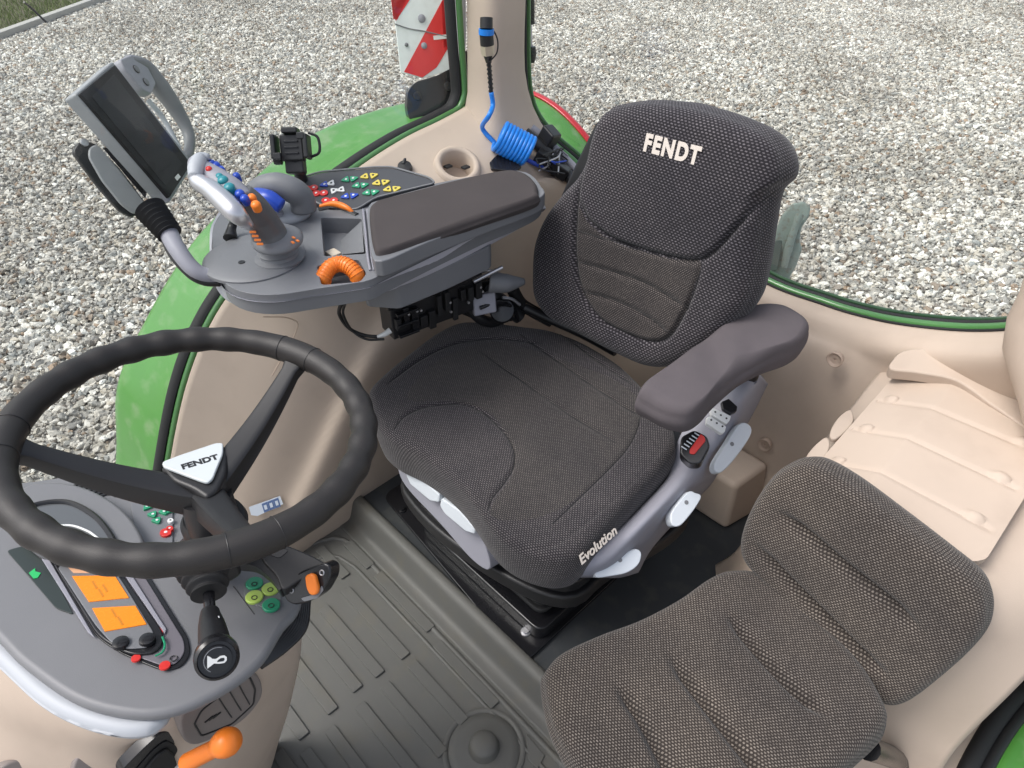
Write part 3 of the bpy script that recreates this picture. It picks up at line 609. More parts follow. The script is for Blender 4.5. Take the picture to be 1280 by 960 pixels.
# raised bars: long rounded bars along x in staggered columns
bars = [((474, 717), (537, 789)), ((432, 737), (507, 822)), ((402, 762), (478, 842)), ((380, 775), (446, 864)), ((368, 818), (413, 893)), ((356, 885), (380, 922)),
        ((436, 678), (462, 710)), ((400, 685), (432, 722)), ((544, 806), (621, 881)), ((514, 830), (581, 903)), ((483, 855), (552, 945)), ((452, 880), (528, 985)), ((417, 908), (470, 1000)), ((385, 937), (440, 1030)), ((348, 940), (380, 990))]
for (a, b) in bars:
    p, q = UZ(*a, MZ), UZ(*b, MZ); y = (p[1] + q[1]) / 2; x0, x1 = p[0], q[0]
    o2 = rpoly([(x0, y - .013), (x1, y - .013), (x1, y + .013), (x0, y + .013)], .004, 3)
    plate('raised_bar', Pm, o2, -.002, .0062, matm, mt, .0014, 2)
pg = UZ(605, 937, MZ)
lathe('plug_ring', pg, (0, 0, 1), [(.090, -.002), (.090, .003), (.086, .005), (.080, .003), (.078, .001), (.076, .004), (.060, .007), (.034, .010), (.033, .014), (.030, .028), (.026, .034), (.016, .037), (.001, .038)], matm, mt, seg=56, smooth=50)
dz = [UZ(658, 918, MZ), UZ(681, 945, MZ), UZ(672, 962, MZ), UZ(660, 950, MZ)]
V, F = prism(dz, (0, 0, .004)); bev(obj('raised_bar', V, F, matm, mt), .0015)
# ================================================================== DRIVER SEAT
ds = thing('driver_seat', 'large sprung driver seat in dark woven cloth with stitched seams and suede left armrest', 'driver seat', (-.75, .85, 0))
# base plate bolted to the platform
Z0 = Plane((0, 0, 0), (0, 0, 1))
c0 = UZ(650, 822, 0); 
bp_ = rpoly([UZ(478, 622, 0)[:2], UZ(655, 833, 0)[:2], UZ(655, 833, 0)[:2] + A(.0, .52), UZ(478, 622, 0)[:2] + A(.02, .62)], [.035, .035, .02, .02], 6)
plate('base_plate', Z0, bp_, .002, .012, blackg, ds, .003)
for (u, v) in ((657, 790), (503, 637)):
    lathe('bolt', UZ(u, v, .012), (0, 0, 1), [(.0001, 0), (.012, 0), (.012, .003), (.008, .004), (.008, .009), (.0001, .010)], steel if u > 600 else blackg, ds, seg=12)
fx0, fx1 = UZ(505, 640, 0)[0], UZ(648, 795, 0)[0]
Pf = Plane((0, 0, 0), (0, 0, 1))
def rrect(x0, y0, x1, y1, r): return rpoly([(x0, y0), (x1, y0), (x1, y1), (x0, y1)], r, 5)
a_ = UZ(500, 640, .05); b_ = UZ(652, 800, .03)
X0, X1 = -1.02, -.575
plate('suspension_frame', Z0, rrect(X0, .64, X1 + .005, 1.12, .03), .012, .055, blackg, ds, .006, 3)
plate('suspension_bellows', Z0, rrect(X0 + .03, .68, X1 - .03, 1.10, .03), .055, .20, rubber, ds, .004)
for k in range(4):
    z = .075 + k * .032
    plate('bellows_fold', Z0, rrect(X0 + .012, .66, X1 - .012, 1.11, .03), z, z + .014, rubber, ds, .006, 3)
# upper suspension housing: curved dark skirt with grey layer
def skirt(name, z0, z1, g, m): 
    pts = [UZ(499, 585, .30)[:2], UZ(540, 628, .30)[:2], UZ(590, 682, .30)[:2], UZ(640, 726, .30)[:2], UZ(668, 735, .30)[:2], UZ(700, 712, .30)[:2]]
    q = [(-.985 - g, .60 - g), (-.86, .575 - g), (-.70, .588 - g), (-.56, .622 - g), (-.505 + g, .66), (-.50 + g, .74), (-.50 + g, 1.05), (-1.0 - g, 1.05), (-1.0 - g, .66)]
    return plate(name, Z0, cr(q, 70, True), z0, z1, m, ds, .008, 3)
skirt('seat_frame', .22, .262, .012, blackp); skirt('seat_frame', .268, .305, .004, blackg); skirt('seat_frame', .31, .345, -.004, greyp); skirt('seat_pan', .35, .43, -.03, blackp)
# cushion
TC = Plane(UZ(660, 550, .50), (.0, -.035, 1))
cush = [(575, 400), (545, 413), (512, 437), (480, 463), (461, 483), (463, 500), (472, 530), (490, 548), (520, 563), (548, 581), (574, 604), (594, 629), (608, 650), (628, 672), (655, 688), (688, 697), (714, 694), (730, 682), (760, 650), (806, 602), (838, 568), (846, 548), (838, 520), (812, 488), (775, 452), (730, 425), (690, 410), (650, 404), (610, 400)]
cl = TC.locs(cush)
g_ = lambda px: TC.locs(px)
gro = [(g_([(484, 480), (520, 452), (560, 432), (600, 424), (640, 424), (680, 430)]), .005, .005),
       (g_([(492, 536), (505, 520), (530, 508), (570, 503), (600, 510), (622, 528), (640, 552), (642, 578), (630, 600), (614, 622), (608, 645)]), .0055, .0045),
       (g_([(650, 418), (690, 446), (740, 480), (800, 520)]), .0035, .006),
       (g_([(700, 415), (740, 445), (790, 480)]), .0035, .006),
       (g_([(600, 440), (660, 480), (720, 520), (770, 552)]), .0025, .007),
       (g_([(803, 500), (798, 530), (786, 556), (765, 580), (720, 625), (690, 655)]), .003, .004),
       (g_([(612, 664), (650, 684), (690, 682), (730, 655), (790, 602), (835, 550)]), .0015, .004)]
def cf(x, y):
    c_ = np.array(TC.loc(660, 530)); r2 = ((x - c_[0]) / .20) ** 2 + ((y - c_[1]) / .20) ** 2
    return -.016 * np.exp(-r2) + .0012 * np.sin(x * 55 + y * 30) * np.exp(-r2)
cushion = pillow('seat_cushion', TC, cl, .092, .022, fabD, ds, crown=.006, grooves=gro, fn=cf, nr=150, nt=460, seams=6, zones=[(g_([(622, 428), (690, 446), (760, 470), (800, 500), (798, 530), (786, 556), (765, 580), (720, 622), (690, 640), (650, 650), (612, 640), (640, 590), (640, 552), (610, 512), (560, 500), (510, 500), (530, 465), (570, 440)]), fabE)])
# front nose: left corner of cushion hangs down over the frame
nl = Plane(UZ(660, 720, .42), (0, 0, 1))
# grey lever panel with two pale levers under the front edge
PV = Plane((-.8, .585, .38), nrm(A(.0, -1, .25)), (1, 0, 0))
pan = [(497, 570), (503, 564), (520, 570), (560, 598), (590, 635), (606, 680), (612, 712), (590, 700), (550, 655), (510, 612), (498, 590)]
pplate('lever_panel', PV, pan, -.03, 0, greyl, ds, curve=60, bevel=.003)
for L4 in ([(508, 582), (530, 600), (550, 618), (549, 628), (538, 626), (513, 605), (508, 594)], [(552, 622), (575, 638), (594, 660), (594, 668), (582, 664), (556, 642), (550, 632)]):
    pplate('front_lever', PV, L4, .004, .022, palep, ds, round_=.006, bevel=.004, at_h=.02)
# cushion nose piece below the front-left corner (the cover wraps down)
NP = Plane(UZ(690, 700, .43), (0, 0, 1))
nose = [(612, 668), (640, 694), (680, 706), (718, 690), (760, 650), (740, 640), (690, 640), (640, 640)]
# side lettering on the cushion edge
SPn = Plane(UZ(741, 680, .455), nrm(np.cross(nrm(UZ(765, 660, .455) - UZ(716, 700, .455)), A(0, 0, 1))), nrm(UZ(765, 660, .455) - UZ(716, 700, .455)))
if SPn.n @ (CAM - SPn.o) < 0: SPn = Plane(SPn.o, -SPn.n, SPn.e1)
_e0, _e1 = UZ(716, 704, .465), UZ(766, 660, .465); _ed = nrm(_e1 - _e0); EV = Plane((_e0 + _e1) / 2, nrm(np.cross(_ed, A(0, 0, 1)) + A(0, 0, .9)), _ed)
if EV.n @ (CAM - EV.o) < 0: EV = Plane(EV.o, -EV.n, _ed)
text('lettering', 'Evolution', EV, 0, 0, .014, .024, threadm, cushion, bold=.0004, shear=.2, sx=np.linalg.norm(_e1 - _e0) / .101, depth=.0006)
# left side console (grey plastic)
def gl_side(pts): return pts
SC_ = [[UZ(722, 722, .40), UZ(750, 722, .36), UZ(775, 722, .30), UZ(798, 716, .24)],
       [UZ(735, 700, .43), UZ(765, 700, .42), UZ(795, 690, .37), UZ(818, 682, .27)],
       [UZ(790, 645, .44), UZ(818, 642, .455), UZ(848, 632, .40), UZ(868, 628, .28)],
       [UZ(832, 600, .45), UZ(855, 598, .465), UZ(878, 600, .42), UZ(893, 600, .30)],
       [UZ(842, 575, .46), UZ(870, 572, .47), UZ(886, 578, .44), UZ(905, 575, .33)],
       [UZ(850, 545, .48), UZ(885, 530, .50), UZ(906, 545, .48), UZ(922, 550, .38)],
       [UZ(880, 500, .52), UZ(905, 490, .54), UZ(928, 505, .53), UZ(940, 520, .42)],
       [UZ(930, 470, .54), UZ(940, 462, .56), UZ(952, 470, .54), UZ(960, 480, .44)]]
sheet('side_console', SC_, greyl, ds, nu=40, nv=70, thick=.03, off=-1)
# levers on the side console
def lever(px, z, h=.014, hole=None, n=(0.55, -.25, .8)):
    c_ = np.mean(px, 0); P_ = Plane(UZ(c_[0], c_[1], z), n, (0, 1, 0)); o = pplate('side_lever', P_, px, -.012, h, palep, ds, curve=40, bevel=.004, at_h=h)
    if hole: x, y = P_.loc(*hole, h); lathe('lever_screw', P_.at(x, y, h), P_.n, [(.0045, -.001), (.0045, .0006), (.0001, .0008)], greyp, o, seg=12)
    return o
lever([(869, 616), (877, 620), (870, 634), (856, 652), (848, 658), (840, 656), (839, 642), (850, 626), (862, 614)], .425, hole=(858, 628))
lever([(795, 686), (802, 692), (798, 706), (784, 716), (765, 720), (745, 722), (746, 714), (762, 706), (780, 692)], .385, hole=(775, 700))
lever([(932, 528), (940, 535), (937, 548), (918, 575), (903, 590), (895, 590), (894, 578), (910, 552), (922, 532)], .47, hole=(915, 555))
# rocker switches
SWp = Plane(UZ(900, 520, .535), (.35, -.25, 1), UZ(885, 512, .535) - UZ(912, 530, .535))
for px, m in (([(888, 511), (893, 510), (914, 520), (912, 526), (908, 530), (889, 518)], whitep), ([(884, 521), (888, 520), (908, 533), (906, 540), (902, 542), (883, 529)], whitep), ([(902, 502), (911, 498), (922, 508), (921, 514), (914, 517), (904, 511)], blackg)):
    pplate('rocker_switch', SWp, px, -.005, .006, m, ds, round_=.002, bevel=.0015)
for i in range(3):
    for (u0, v0) in ((894, 515), (889, 525)):
        x, y = SWp.loc(u0 + i * 7, v0 + i * 4, .006); lathe('switch_mark', SWp.at(x, y, .0062), SWp.n, [(.0022, 0), (.0022, .0004)], blackp, ds, seg=8)
# belt buckle
BK = Plane(UZ(868, 552, .56), (.25, -.55, .9), UZ(878, 540, .56) - UZ(858, 565, .56))
bb = pplate('belt_buckle', BK, [(851, 546), (868, 537), (884, 545), (888, 558), (876, 580), (862, 580), (850, 568)], -.05, 0, blackg, ds, round_=.008, bevel=.004)
pplate('release_button', BK, [(862, 562), (876, 542), (881, 546), (882, 551), (868, 568), (862, 567)], 0, .004, redp, bb, round_=.003, bevel=.0015)
for i in range(6):
    x, y = BK.loc(855 + i * 3.3, 560 - i * 3.4, .001); plate('buckle_rib', BK, [(x - .001, y - .006), (x + .001, y - .006), (x + .001, y + .006), (x - .001, y + .006)], 0, .0015, palep, bb, 0)
# backrest
BT = math.radians(13); BP = Plane(UY(840, 300, 1.08), (.05, -math.cos(BT), math.sin(BT)), (1, 0, 0))
back = [(742, 150), (752, 138), (775, 131), (810, 129), (860, 136), (905, 149), (943, 166), (962, 184), (970, 206), (968, 226), (952, 244), (944, 285), (937, 335), (927, 378), (905, 410), (875, 440), (835, 461), (800, 462), (760, 445), (715, 420), (680, 400), (662, 375), (659, 340), (662, 305), (675, 272), (696, 243), (715, 222), (727, 200), (734, 172)]
g2 = lambda px: BP.locs(px)
sidecurve = [(728, 215), (722, 260), (720, 310), (724, 350), (735, 380), (752, 402), (780, 418), (812, 428), (834, 422), (852, 395), (868, 360), (880, 325)]
flapc = [(726, 250), (738, 275), (765, 298), (800, 312), (840, 322), (870, 325), (892, 315), (920, 285), (945, 255), (962, 240)]
gb = [(g2(sidecurve), .010, .0055), (g2(flapc), .013, .006), (g2([(724, 288), (760, 300), (800, 312)]), .003, .005), (g2([(722, 326), (765, 340), (810, 358), (862, 388)]), .006, .006), (g2([(728, 364), (765, 376), (805, 396), (838, 420)]), .006, .006)]
def bf(x, y):
    cx_, cy_ = BP.loc(800, 350); h = -.018 * np.exp(-((x - cx_) / .12) ** 2 - ((y - cy_) / .16) ** 2)
    c2 = BP.loc(845, 220); return h + .012 * np.exp(-((x - c2[0]) / .16) ** 2 - ((y - c2[1]) / .12) ** 2)
backrest = pillow('backrest', BP, g2(back), .10, .035, fabB, ds, crown=.012, grooves=gb, fn=bf, nr=150, nt=460, seams=5, zones=[(g2([(723, 262), (724, 350), (735, 380), (752, 402), (780, 418), (812, 428), (834, 422), (852, 395), (866, 360), (876, 328), (840, 325), (800, 315), (765, 302), (738, 280)]), fabC)])
# centre panel in browner, flatter cloth sits inside the seam
def inset(pl, px, h, fn, m, parent, name, crown, R, T=.01):
    q = Plane(pl.o + pl.n * h, pl.n, pl.e1); return pillow(name, q, q.locs(px), T, R, m, parent, crown=crown, fn=fn, nr=60, nt=200)
text('lettering', 'FENDT', BP, *[0, 0], .0, .05, threadm, backrest) if False else None
# headrest extension behind the top edge
HP = Plane(BP.o - BP.n * .030, BP.n, BP.e1)
hx = [(760, 133), (800, 127), (850, 131), (890, 143), (932, 158), (958, 176), (972, 196), (972, 214), (958, 228), (925, 215), (880, 180), (800, 160), (755, 150)]
pillow('headrest_edge', HP, HP.locs(hx), .085, .03, fabB, ds, crown=.0, nr=40, nt=160)
shell = [(738, 170), (770, 142), (870, 145), (935, 185), (940, 285), (930, 345), (926, 385), (915, 410), (840, 455), (700, 400), (668, 340)]
SH = Plane(BP.o - BP.n * .105, BP.n, BP.e1); pplate('backrest_shell', BP, shell, -.135, -.09, blackp, ds, curve=60, bevel=.01, at_h=-.1)
x, y = BP.loc(841, 186, .008); hh = .0
# left armrest, suede
AP = Plane(UZ(905, 450, .72), (0.05, -.12, 1))
arm = [(798, 486), (806, 474), (835, 452), (880, 418), (915, 392), (945, 377), (980, 376), (1003, 386), (1014, 400), (1010, 414), (996, 425), (965, 437), (930, 456), (898, 482), (878, 503), (860, 512), (836, 508), (812, 496), (800, 490)]
pillow('armrest', AP, AP.locs(arm), .055, .024, suede, ds, crown=.004, nr=70, nt=220, fn=lambda x, y: .002 * np.sin(x * 60 + 3 * np.sin(y * 20)))
tube('armrest_bracket', [A(-.50, 1.22, .50), A(-.48, 1.18, .60), A(-.46, 1.12, .665)], .022, blackp, ds, n=12)
# lettering on backrest and cushion side
import mathutils
def on_surface(o, pl, x, y):
    """height of the mesh above plane pl at local (x, y)"""
    off = np.array(wloc(o.parent)); best = -9; 
    vs = np.array([v.co[:] for v in o.data.vertices]) + off - pl.o; X = vs @ pl.e1; Y = vs @ pl.e2; H = vs @ pl.n
    d = (X - x) ** 2 + (Y - y) ** 2; i = np.argsort(d)[:6]; return H[i].max()
q0, q1 = BP.loc(806, 178, .01), BP.loc(878, 197, .01); mid = ((q0[0] + q1[0]) / 2, (q0[1] + q1[1]) / 2)
ang = math.atan2(q1[1] - q0[1], q1[0] - q0[0]); ln = math.hypot(q1[0] - q0[0], q1[1] - q0[1])
hh = max(on_surface(backrest, BP, *q0), on_surface(backrest, BP, *q1), on_surface(backrest, BP, *mid))
text('lettering', 'FENDT', BP, mid[0], mid[1], hh + .0005, .043, threadm, backrest, rot=ang, bold=.0021, space=1.2, sx=ln / .158, depth=.001)
# hoses, tie rods and clutter between seat and console
ps_ = thing('passenger_seat', 'small fold-down passenger seat in worn grey-brown woven cloth', 'passenger seat', (-.1, .65, .05))
PP = Plane(UZ(900, 850, .40), (.0, -.02, 1))
pc_ = [(680, 842), (686, 825), (705, 808), (750, 787), (800, 768), (850, 742), (890, 715), (918, 706), (955, 712), (1016, 760), (1078, 820), (1112, 876), (1113, 900), (1100, 918), (1070, 945), (1040, 975), (1000, 1020), (960, 1060), (900, 1100), (850, 1110), (800, 1070), (750, 1000), (712, 940), (690, 895)]
gP = lambda px: PP.locs(px)
pgr = [(gP([(772, 860), (800, 900), (832, 960), (860, 1010)]), .020, .0085), (gP([(838, 825), (870, 868), (915, 925), (960, 980)]), .021, .009), (gP([(910, 772), (950, 820), (990, 862), (1030, 895)]), .019, .0085)]
pgr = pgr + [(q_, .005, .024) for q_, _d, _w in pgr]
pillow('seat_cushion', PP, gP(pc_), .07, .030, fabP, ps_, crown=.012, grooves=pgr, nr=140, nt=320)
BT2 = math.radians(20); PB = Plane(UY(1070, 740, .885), (.0, -math.cos(BT2), math.sin(BT2)), (1, 0, 0))
pb = [(980, 588), (998, 582), (1020, 585), (1060, 608), (1120, 653), (1180, 700), (1216, 730), (1229, 752), (1231, 778), (1222, 802), (1195, 832), (1158, 864), (1132, 883), (1110, 888), (1090, 877), (1050, 838), (1000, 784), (955, 737), (930, 710), (921, 690), (924, 665), (938, 632), (960, 602)]
gB = lambda px: PB.locs(px)
bgr = [(gB([(972, 640), (1010, 668), (1060, 710), (1110, 750), (1150, 786)]), .020, .0085), (gB([(945, 682), (980, 720), (1030, 770), (1080, 820), (1110, 845)]), .020, .0085)]
bgr = bgr + [(q_, .005, .022) for q_, _d, _w in bgr]
pillow('backrest', PB, gB(pb), .065, .024, fabP, ps_, crown=.010, grooves=bgr, nr=110, nt=300)
tube('seat_bracket', [UZ(1085, 935, .30), UZ(1120, 950, .12), UZ(1130, 975, .03)], .02, blackg, ps_, n=10)
# ================================================================== ARMREST CONSOLE
con = thing('armrest_console', 'grey right-hand armrest console with joystick, coloured keypad, tray and orange thumbwheel', 'control console', (-1.2, .75, .84))
ZC = .85; CP = Plane((-1.15, .7, ZC), (0, 0, 1))
body = [(265, 292), (272, 272), (290, 255), (330, 245), (368, 243), (392, 258), (412, 262), (430, 262), (452, 258), (470, 246), (560, 226), (640, 214), (668, 222), (674, 250), (600, 284), (540, 312), (478, 342), (462, 350), (440, 354), (400, 360), (345, 368), (305, 365), (280, 352), (268, 325)]
bo = CP.locs(body); 
bodyo = plate('console_body', CP, cr(bo, 110, True), -.042, 0, greyp, con, bevel=.006, seg=3)
shell_ = [(266, 312), (276, 280), (300, 262), (470, 262), (640, 226), (676, 250), (677, 262), (620, 296), (560, 328), (500, 352), (450, 366), (400, 376), (345, 381), (300, 378), (276, 362), (268, 340)]
_ta = cr(bo, 120, True); _sb = cr(CP.locs([(262, 300), (266, 278), (285, 256), (330, 246), (470, 248), (640, 216), (677, 252), (677, 266), (620, 300), (560, 331), (500, 356), (450, 371), (400, 380), (345, 386), (300, 383), (274, 366), (264, 336)], -.052), 120, True)
_sb = np.roll(_sb, -int(np.argmin(np.linalg.norm(_sb - _ta[0], axis=1))), axis=0)
_c = _ta.mean(0); _t2 = _c + (_ta - _c) * 1.012
lsV = [CP.at(*p, -.014) for p in _t2] + [CP.at(*(p * .8 + q * .2), -.018) for p, q in zip(_t2, _sb)] + [CP.at(*q, -.052) for q in _sb] + [CP.at(*(q * .97 + _sb.mean(0) * .03), -.062) for q in _sb]
lsF = [[r_i * 120 + k, r_i * 120 + (k + 1) % 120, (r_i + 1) * 120 + (k + 1) % 120, (r_i + 1) * 120 + k] for r_i in range(3) for k in range(120)] + [[360 + k for k in range(120)]]
obj('lower_shell', lsV, lsF, shellm, con, smooth=50)
LB = Plane((-1.1, .8, .74), (0, 0, 1))
lb = pplate('lower_box', LB, [(458, 372), (458, 384), (500, 387), (560, 362), (614, 336), (614, 318), (560, 320), (500, 340)], -.0, .056, greyp, con, round_=.01, bevel=.004, at_h=0)
# storage tray recess and thumbwheel recess cut into the body
def cutpx(o, pl, px, h0, h1, taper=0, rd=.006):
    o2 = rpoly(pl.locs(px, h1), rd); base = [pl.at(x, y, h0) for x, y in o2]; V, F = prism(base, pl.n * (h1 - h0 + .02)); cut(o, V, F)
cutpx(bodyo, CP, [(401, 272), (452, 273), (457, 317), (405, 320)], -.036, 0)
cutpx(bodyo, CP, [(396, 332), (448, 324), (458, 342), (450, 352), (402, 356)], -.030, 0, rd=.008)
tq = lambda u, v, h: CP.at(*CP.loc(u, v, h), h)
obj('tray_ramp', [tq(426, 300, -.034), tq(452, 276, -.004), tq(455, 315, -.004), tq(428, 318, -.034)], [[0, 1, 2, 3]], greyp, con, smooth=0)
box('tray_insert', tq(417, 318, -.028), (.028, 0, 0), (0, .022, 0), (0, 0, .012), mat('cream_plastic', (.62, .54, .43), .5), con, .002)
# thumbwheel
wc = tq(424, 349, -.012); ax = nrm(A(.9, -.25, .4))
P0, P1, P2 = tq(404, 348, -.01), tq(424, 331, .004), tq(446, 343, -.006)
arc = cr([P0 + A(0, 0, -.01), P0, (P0 + P1) / 2 + A(-.004, 0, .006), P1 + A(0, 0, .002), (P1 + P2) / 2 + A(0, .002, .006), P2, P2 + A(0, 0, -.01)], 40)
tw = tube('thumbwheel', arc, .0145 , orange, con, seg=14, smooth=60)
for i in range(5, 36, 2):
    T = nrm(arc[min(39, i + 1)] - arc[i - 1]); t_ = np.linspace(0, 2 * np.pi, 13)[:-1]; N_ = nrm(np.cross(T, A(0, 0, 1))); B_ = np.cross(T, N_)
    ring = [arc[i] + .0147 * (math.cos(a) * N_ + math.sin(a) * B_) for a in t_]; tube('grip_ridge', ring, .0012, orange, tw, seg=5, closed=True)
# second, flatter orange wheel by the keypad
tube('thumbwheel', [tq(400, 258, .0), tq(418, 255, .008), tq(434, 260, .008), tq(441, 266, 0)], [.004, .007, .007, .004], orange, con, n=20, seg=10)
tube('thumbwheel_slot', [tq(398, 262, .001), tq(420, 258, .003), tq(446, 268, .001)], .006, blackp, con, n=16, seg=8, flat=.4)
# armrest pad: raised box with soft top
pad = [(461, 262), (466, 252), (480, 247), (560, 226), (630, 212), (655, 214), (670, 226), (673, 238), (668, 246), (600, 270), (530, 295), (478, 312), (466, 304)]
PTop = Plane((-1.15, .9, ZC + .045), (0, 0, 1))
plate('pad_base', PTop, cr(PTop.locs([(459, 268), (463, 254), (480, 248), (560, 227), (632, 213), (658, 216), (674, 230), (676, 246), (600, 276), (530, 304), (478, 326), (464, 316)], -.012), 80, True), -.045, -.012, greyp, con, .003)
pillow('armrest_pad', PTop, PTop.locs(pad), .020, .012, padm, con, crown=.004, nr=50, nt=180)
tube('trim_line', [PTop.at(*PTop.loc(u, v, -.026), -.026) for u, v in ((464, 322), (478, 331), (530, 309), (600, 281), (674, 252))], .0016, greyl, con, n=50, seg=6)
# ribs between tray and pad
for du in (0, 5):
    tube('console_rib', [tq(454 + du, 262, .004), tq(457 + du, 290, .004), tq(460 + du, 322, .004), tq(463 + du, 338, .001)], .0026, greyl, con, n=20, seg=8)
# keypad panel
KP = Plane(UZ(450, 232, .87), (.1, -.25, 1))
kp = [(366, 226), (400, 215), (470, 209), (490, 209), (536, 222), (545, 229), (470, 247), (446, 262), (420, 262), (398, 255), (376, 240)]
kpo = pplate('keypad', KP, kp, -.03, 0, mat('keypad_face', (.05, .052, .06), .5, bump=.1), con, round_=.012, bevel=.004)
rim = KP.locs(kp); tube('keypad_rim', [KP.at(x, y, .001) for x, y in rpoly(rim, .012)], .0022, greyp, con, seg=6, closed=True)
def btn(u, v, m, r=.0075, h=.003, tri=0, pl=KP, par=None, nm='keypad_button', sz=1.):
    x, y = pl.loc(u, v, h)
    if tri: o2 = [(x + r * 1.25 * tri, y), (x - r * .75 * tri, y + r * 1.1), (x - r * .75 * tri, y - r * 1.1)]; o2 = o2 if tri > 0 else o2[::-1]; o2 = rpoly(o2, r * .6, 3)
    else: o2 = [(x + r * math.cos(a), y + r * .85 * math.sin(a)) for a in np.linspace(0, 2 * np.pi, 14)[:-1]]
    o = plate(nm, pl, o2, 0, h, m, par or kpo, .0008, 2)
    plate('button_mark', pl, [(x + r * .28 * math.cos(a), y + r * .28 * math.sin(a)) for a in np.linspace(0, 2 * np.pi, 7)[:-1]], h, h + .0004, whitep if m in (redp, bluep, lgreen, tealp) else blackp, o, 0)
Z2 = lambda x, y: (220 + x / 4, 140 + y / 4)
for m, L5 in ((redp, [(650, 380), (688, 376), (700, 404), (738, 402), (748, 440), (788, 440)]), (bluep, [(742, 360)]), (whitep, [(776, 354), (788, 390), (826, 386)]), (lgreen, [(850, 336), (885, 330), (903, 366), (938, 362), (955, 402), (990, 397)]),
              (bluep, [(848, 420), (886, 414)]), (yellowp, [(945, 320), (985, 314), (1005, 353), (1043, 347), (1060, 384), (1098, 380)])):
    for i, q in enumerate(L5): btn(*Z2(*q), m, tri=(1 if (i % 2 == 0) else -1) if m is not redp else 0, r=.0108)
# joystick base area: round turret with recess
tb = tq(322, 310, 0)
lathe('turret', tq(318, 322, .001), (0, 0, 1), [(.094, -.004), (.094, .002), (.088, .006), (.05, .007), (.001, .007)], greyp, con, seg=60)
lathe('socket', tq(302, 328, .008), (0, 0, 1), [(.0062, -.002), (.0062, .0012), (.004, .0016), (.0001, .0006)], blackp, con, seg=16)
# joystick
js = obj('joystick_base', *lathe_g(tq(350, 322, .006), (0, 0, 1), [(.046, 0), (.046, .003), (.036, .006), (.034, .012), (.038, .015), (.033, .019), (.031, .024), (.034, .027), (.028, .032), (.001, .033)], 40), blackp if False else greyp, con, smooth=50)
def W(u, v, h): return tq(u, v, h)
gb_ = lathe('hand_rest', W(347, 300, .045), nrm(A(.1, -.05, 1)), [(.001, -.012), (.030, -.010), (.046, -.002), (.047, .004), (.040, .010), (.020, .015), (.001, .016)], greyp, con, seg=44, smooth=180)
gp = [W(340, 300, .045), W(334, 288, .065), W(326, 272, .095), W(314, 258, .125), W(300, 246, .145)]
grip = tube('grip', gp, [.034, .030, .027, .027, .026], mat('grip_rubber', (.10, .10, .105), .45, bump=.2, var=.08), con, n=30, seg=28, smooth=180)
hp = [W(306, 254, .138), W(288, 240, .152), W(270, 226, .165), W(254, 214, .175), W(246, 204, .180)]
head = tube('joystick_head', hp, [.022, .026, .024, .020, .016], greyl, con, n=30, seg=24, smooth=180)
band = [W(312, 283, .120), W(296, 268, .146), W(278, 250, .160), W(262, 236, .168), W(246, 225, .176), W(243, 214, .182)]
tube('silver_band', band, [.008, .017, .018, .017, .015, .008], chrome, con, n=36, seg=20, smooth=180)
tube('silver_cap', [W(243, 222, .182), W(246, 208, .19), W(252, 197, .195), W(262, 196, .195)], [.01, .014, .013, .005], silver, con, n=20, seg=16, smooth=180)
for (u, v, m, s) in ((270, 208, bluep, 1), (277, 213, bluep, .8), (265, 205, bluep, .8), (279, 226, tealp, 1.1), (287, 235, tealp, 1.1), (275, 222, tealp, .8), (300, 243, bluep, 1.0), (306, 249, bluep, .9), (296, 221, bluep, .8), (315, 248, orange, .9), (320, 257, orange, 1.0), (262, 213, redp, .7)):
    h = .185 - (u - 262) * .0006
    p = W(u, v, h); V, F = lathe_g(p, nrm(A(.25, -.25, 1)), [(.0001, -.012), (.0075 * s, -.010), (.0085 * s, .002), (.0065 * s, .006), (.0001, .007)], 14); obj('joystick_button', V, F, m, head, smooth=60)
# orange symbols on grip and base
GPn = Plane(W(321, 296, .075), nrm(A(.55, -.65, .35)), (.6, .5, 0))
for i, (u, v) in enumerate(((316, 290), (319, 295), (322, 300), (325, 305))):
    p_ = W(u, v, .078 - .006 * i); d_ = nrm(p_ - CAM); box('grip_mark', p_ - d_ * .006, _R * .012, nrm(np.cross(_R, d_)) * .0045, d_ * .006, orange, grip, .001)
for (u, v) in ((367, 297), (372, 301), (366, 303)):
    p = W(u, v, .058); box('base_mark', p, (.008, 0, 0), (0, .004, 0), (0, 0, .002), orange, gb_, 0)
# blue and grey cross-lever behind
cl_ = tube('cross_lever', [W(380, 262, .02), W(377, 248, .045), W(366, 238, .066), W(346, 232, .076), W(326, 235, .07), W(314, 240, .062)], [.026, .026, .026, .026, .024, .016], greyp, con, n=36, seg=24, smooth=180)
tube('blue_grip', [W(352, 258, .055), W(338, 250, .066), W(322, 246, .066), W(312, 246, .058)], [.014, .019, .018, .010], bluep, con, n=24, seg=18, smooth=180)
lathe('lever_collar', W(362, 262, .012), nrm(A(.1, -.1, 1)), [(.001, -.012), (.044, -.010), (.047, 0), (.042, .008), (.030, .012), (.001, .014)], silver, con, seg=40, smooth=180)
lathe('small_dial', W(348, 266, .022), nrm(A(.1, -.1, 1)), [(.010, -.004), (.010, .002), (.007, .004), (.0001, .004)], greyl, con, seg=20)
tube('small_lever', [W(288, 298, .008), W(290, 284, .02), W(294, 274, .035)], [.014, .009, .007], blackp, con, n=14, seg=12)
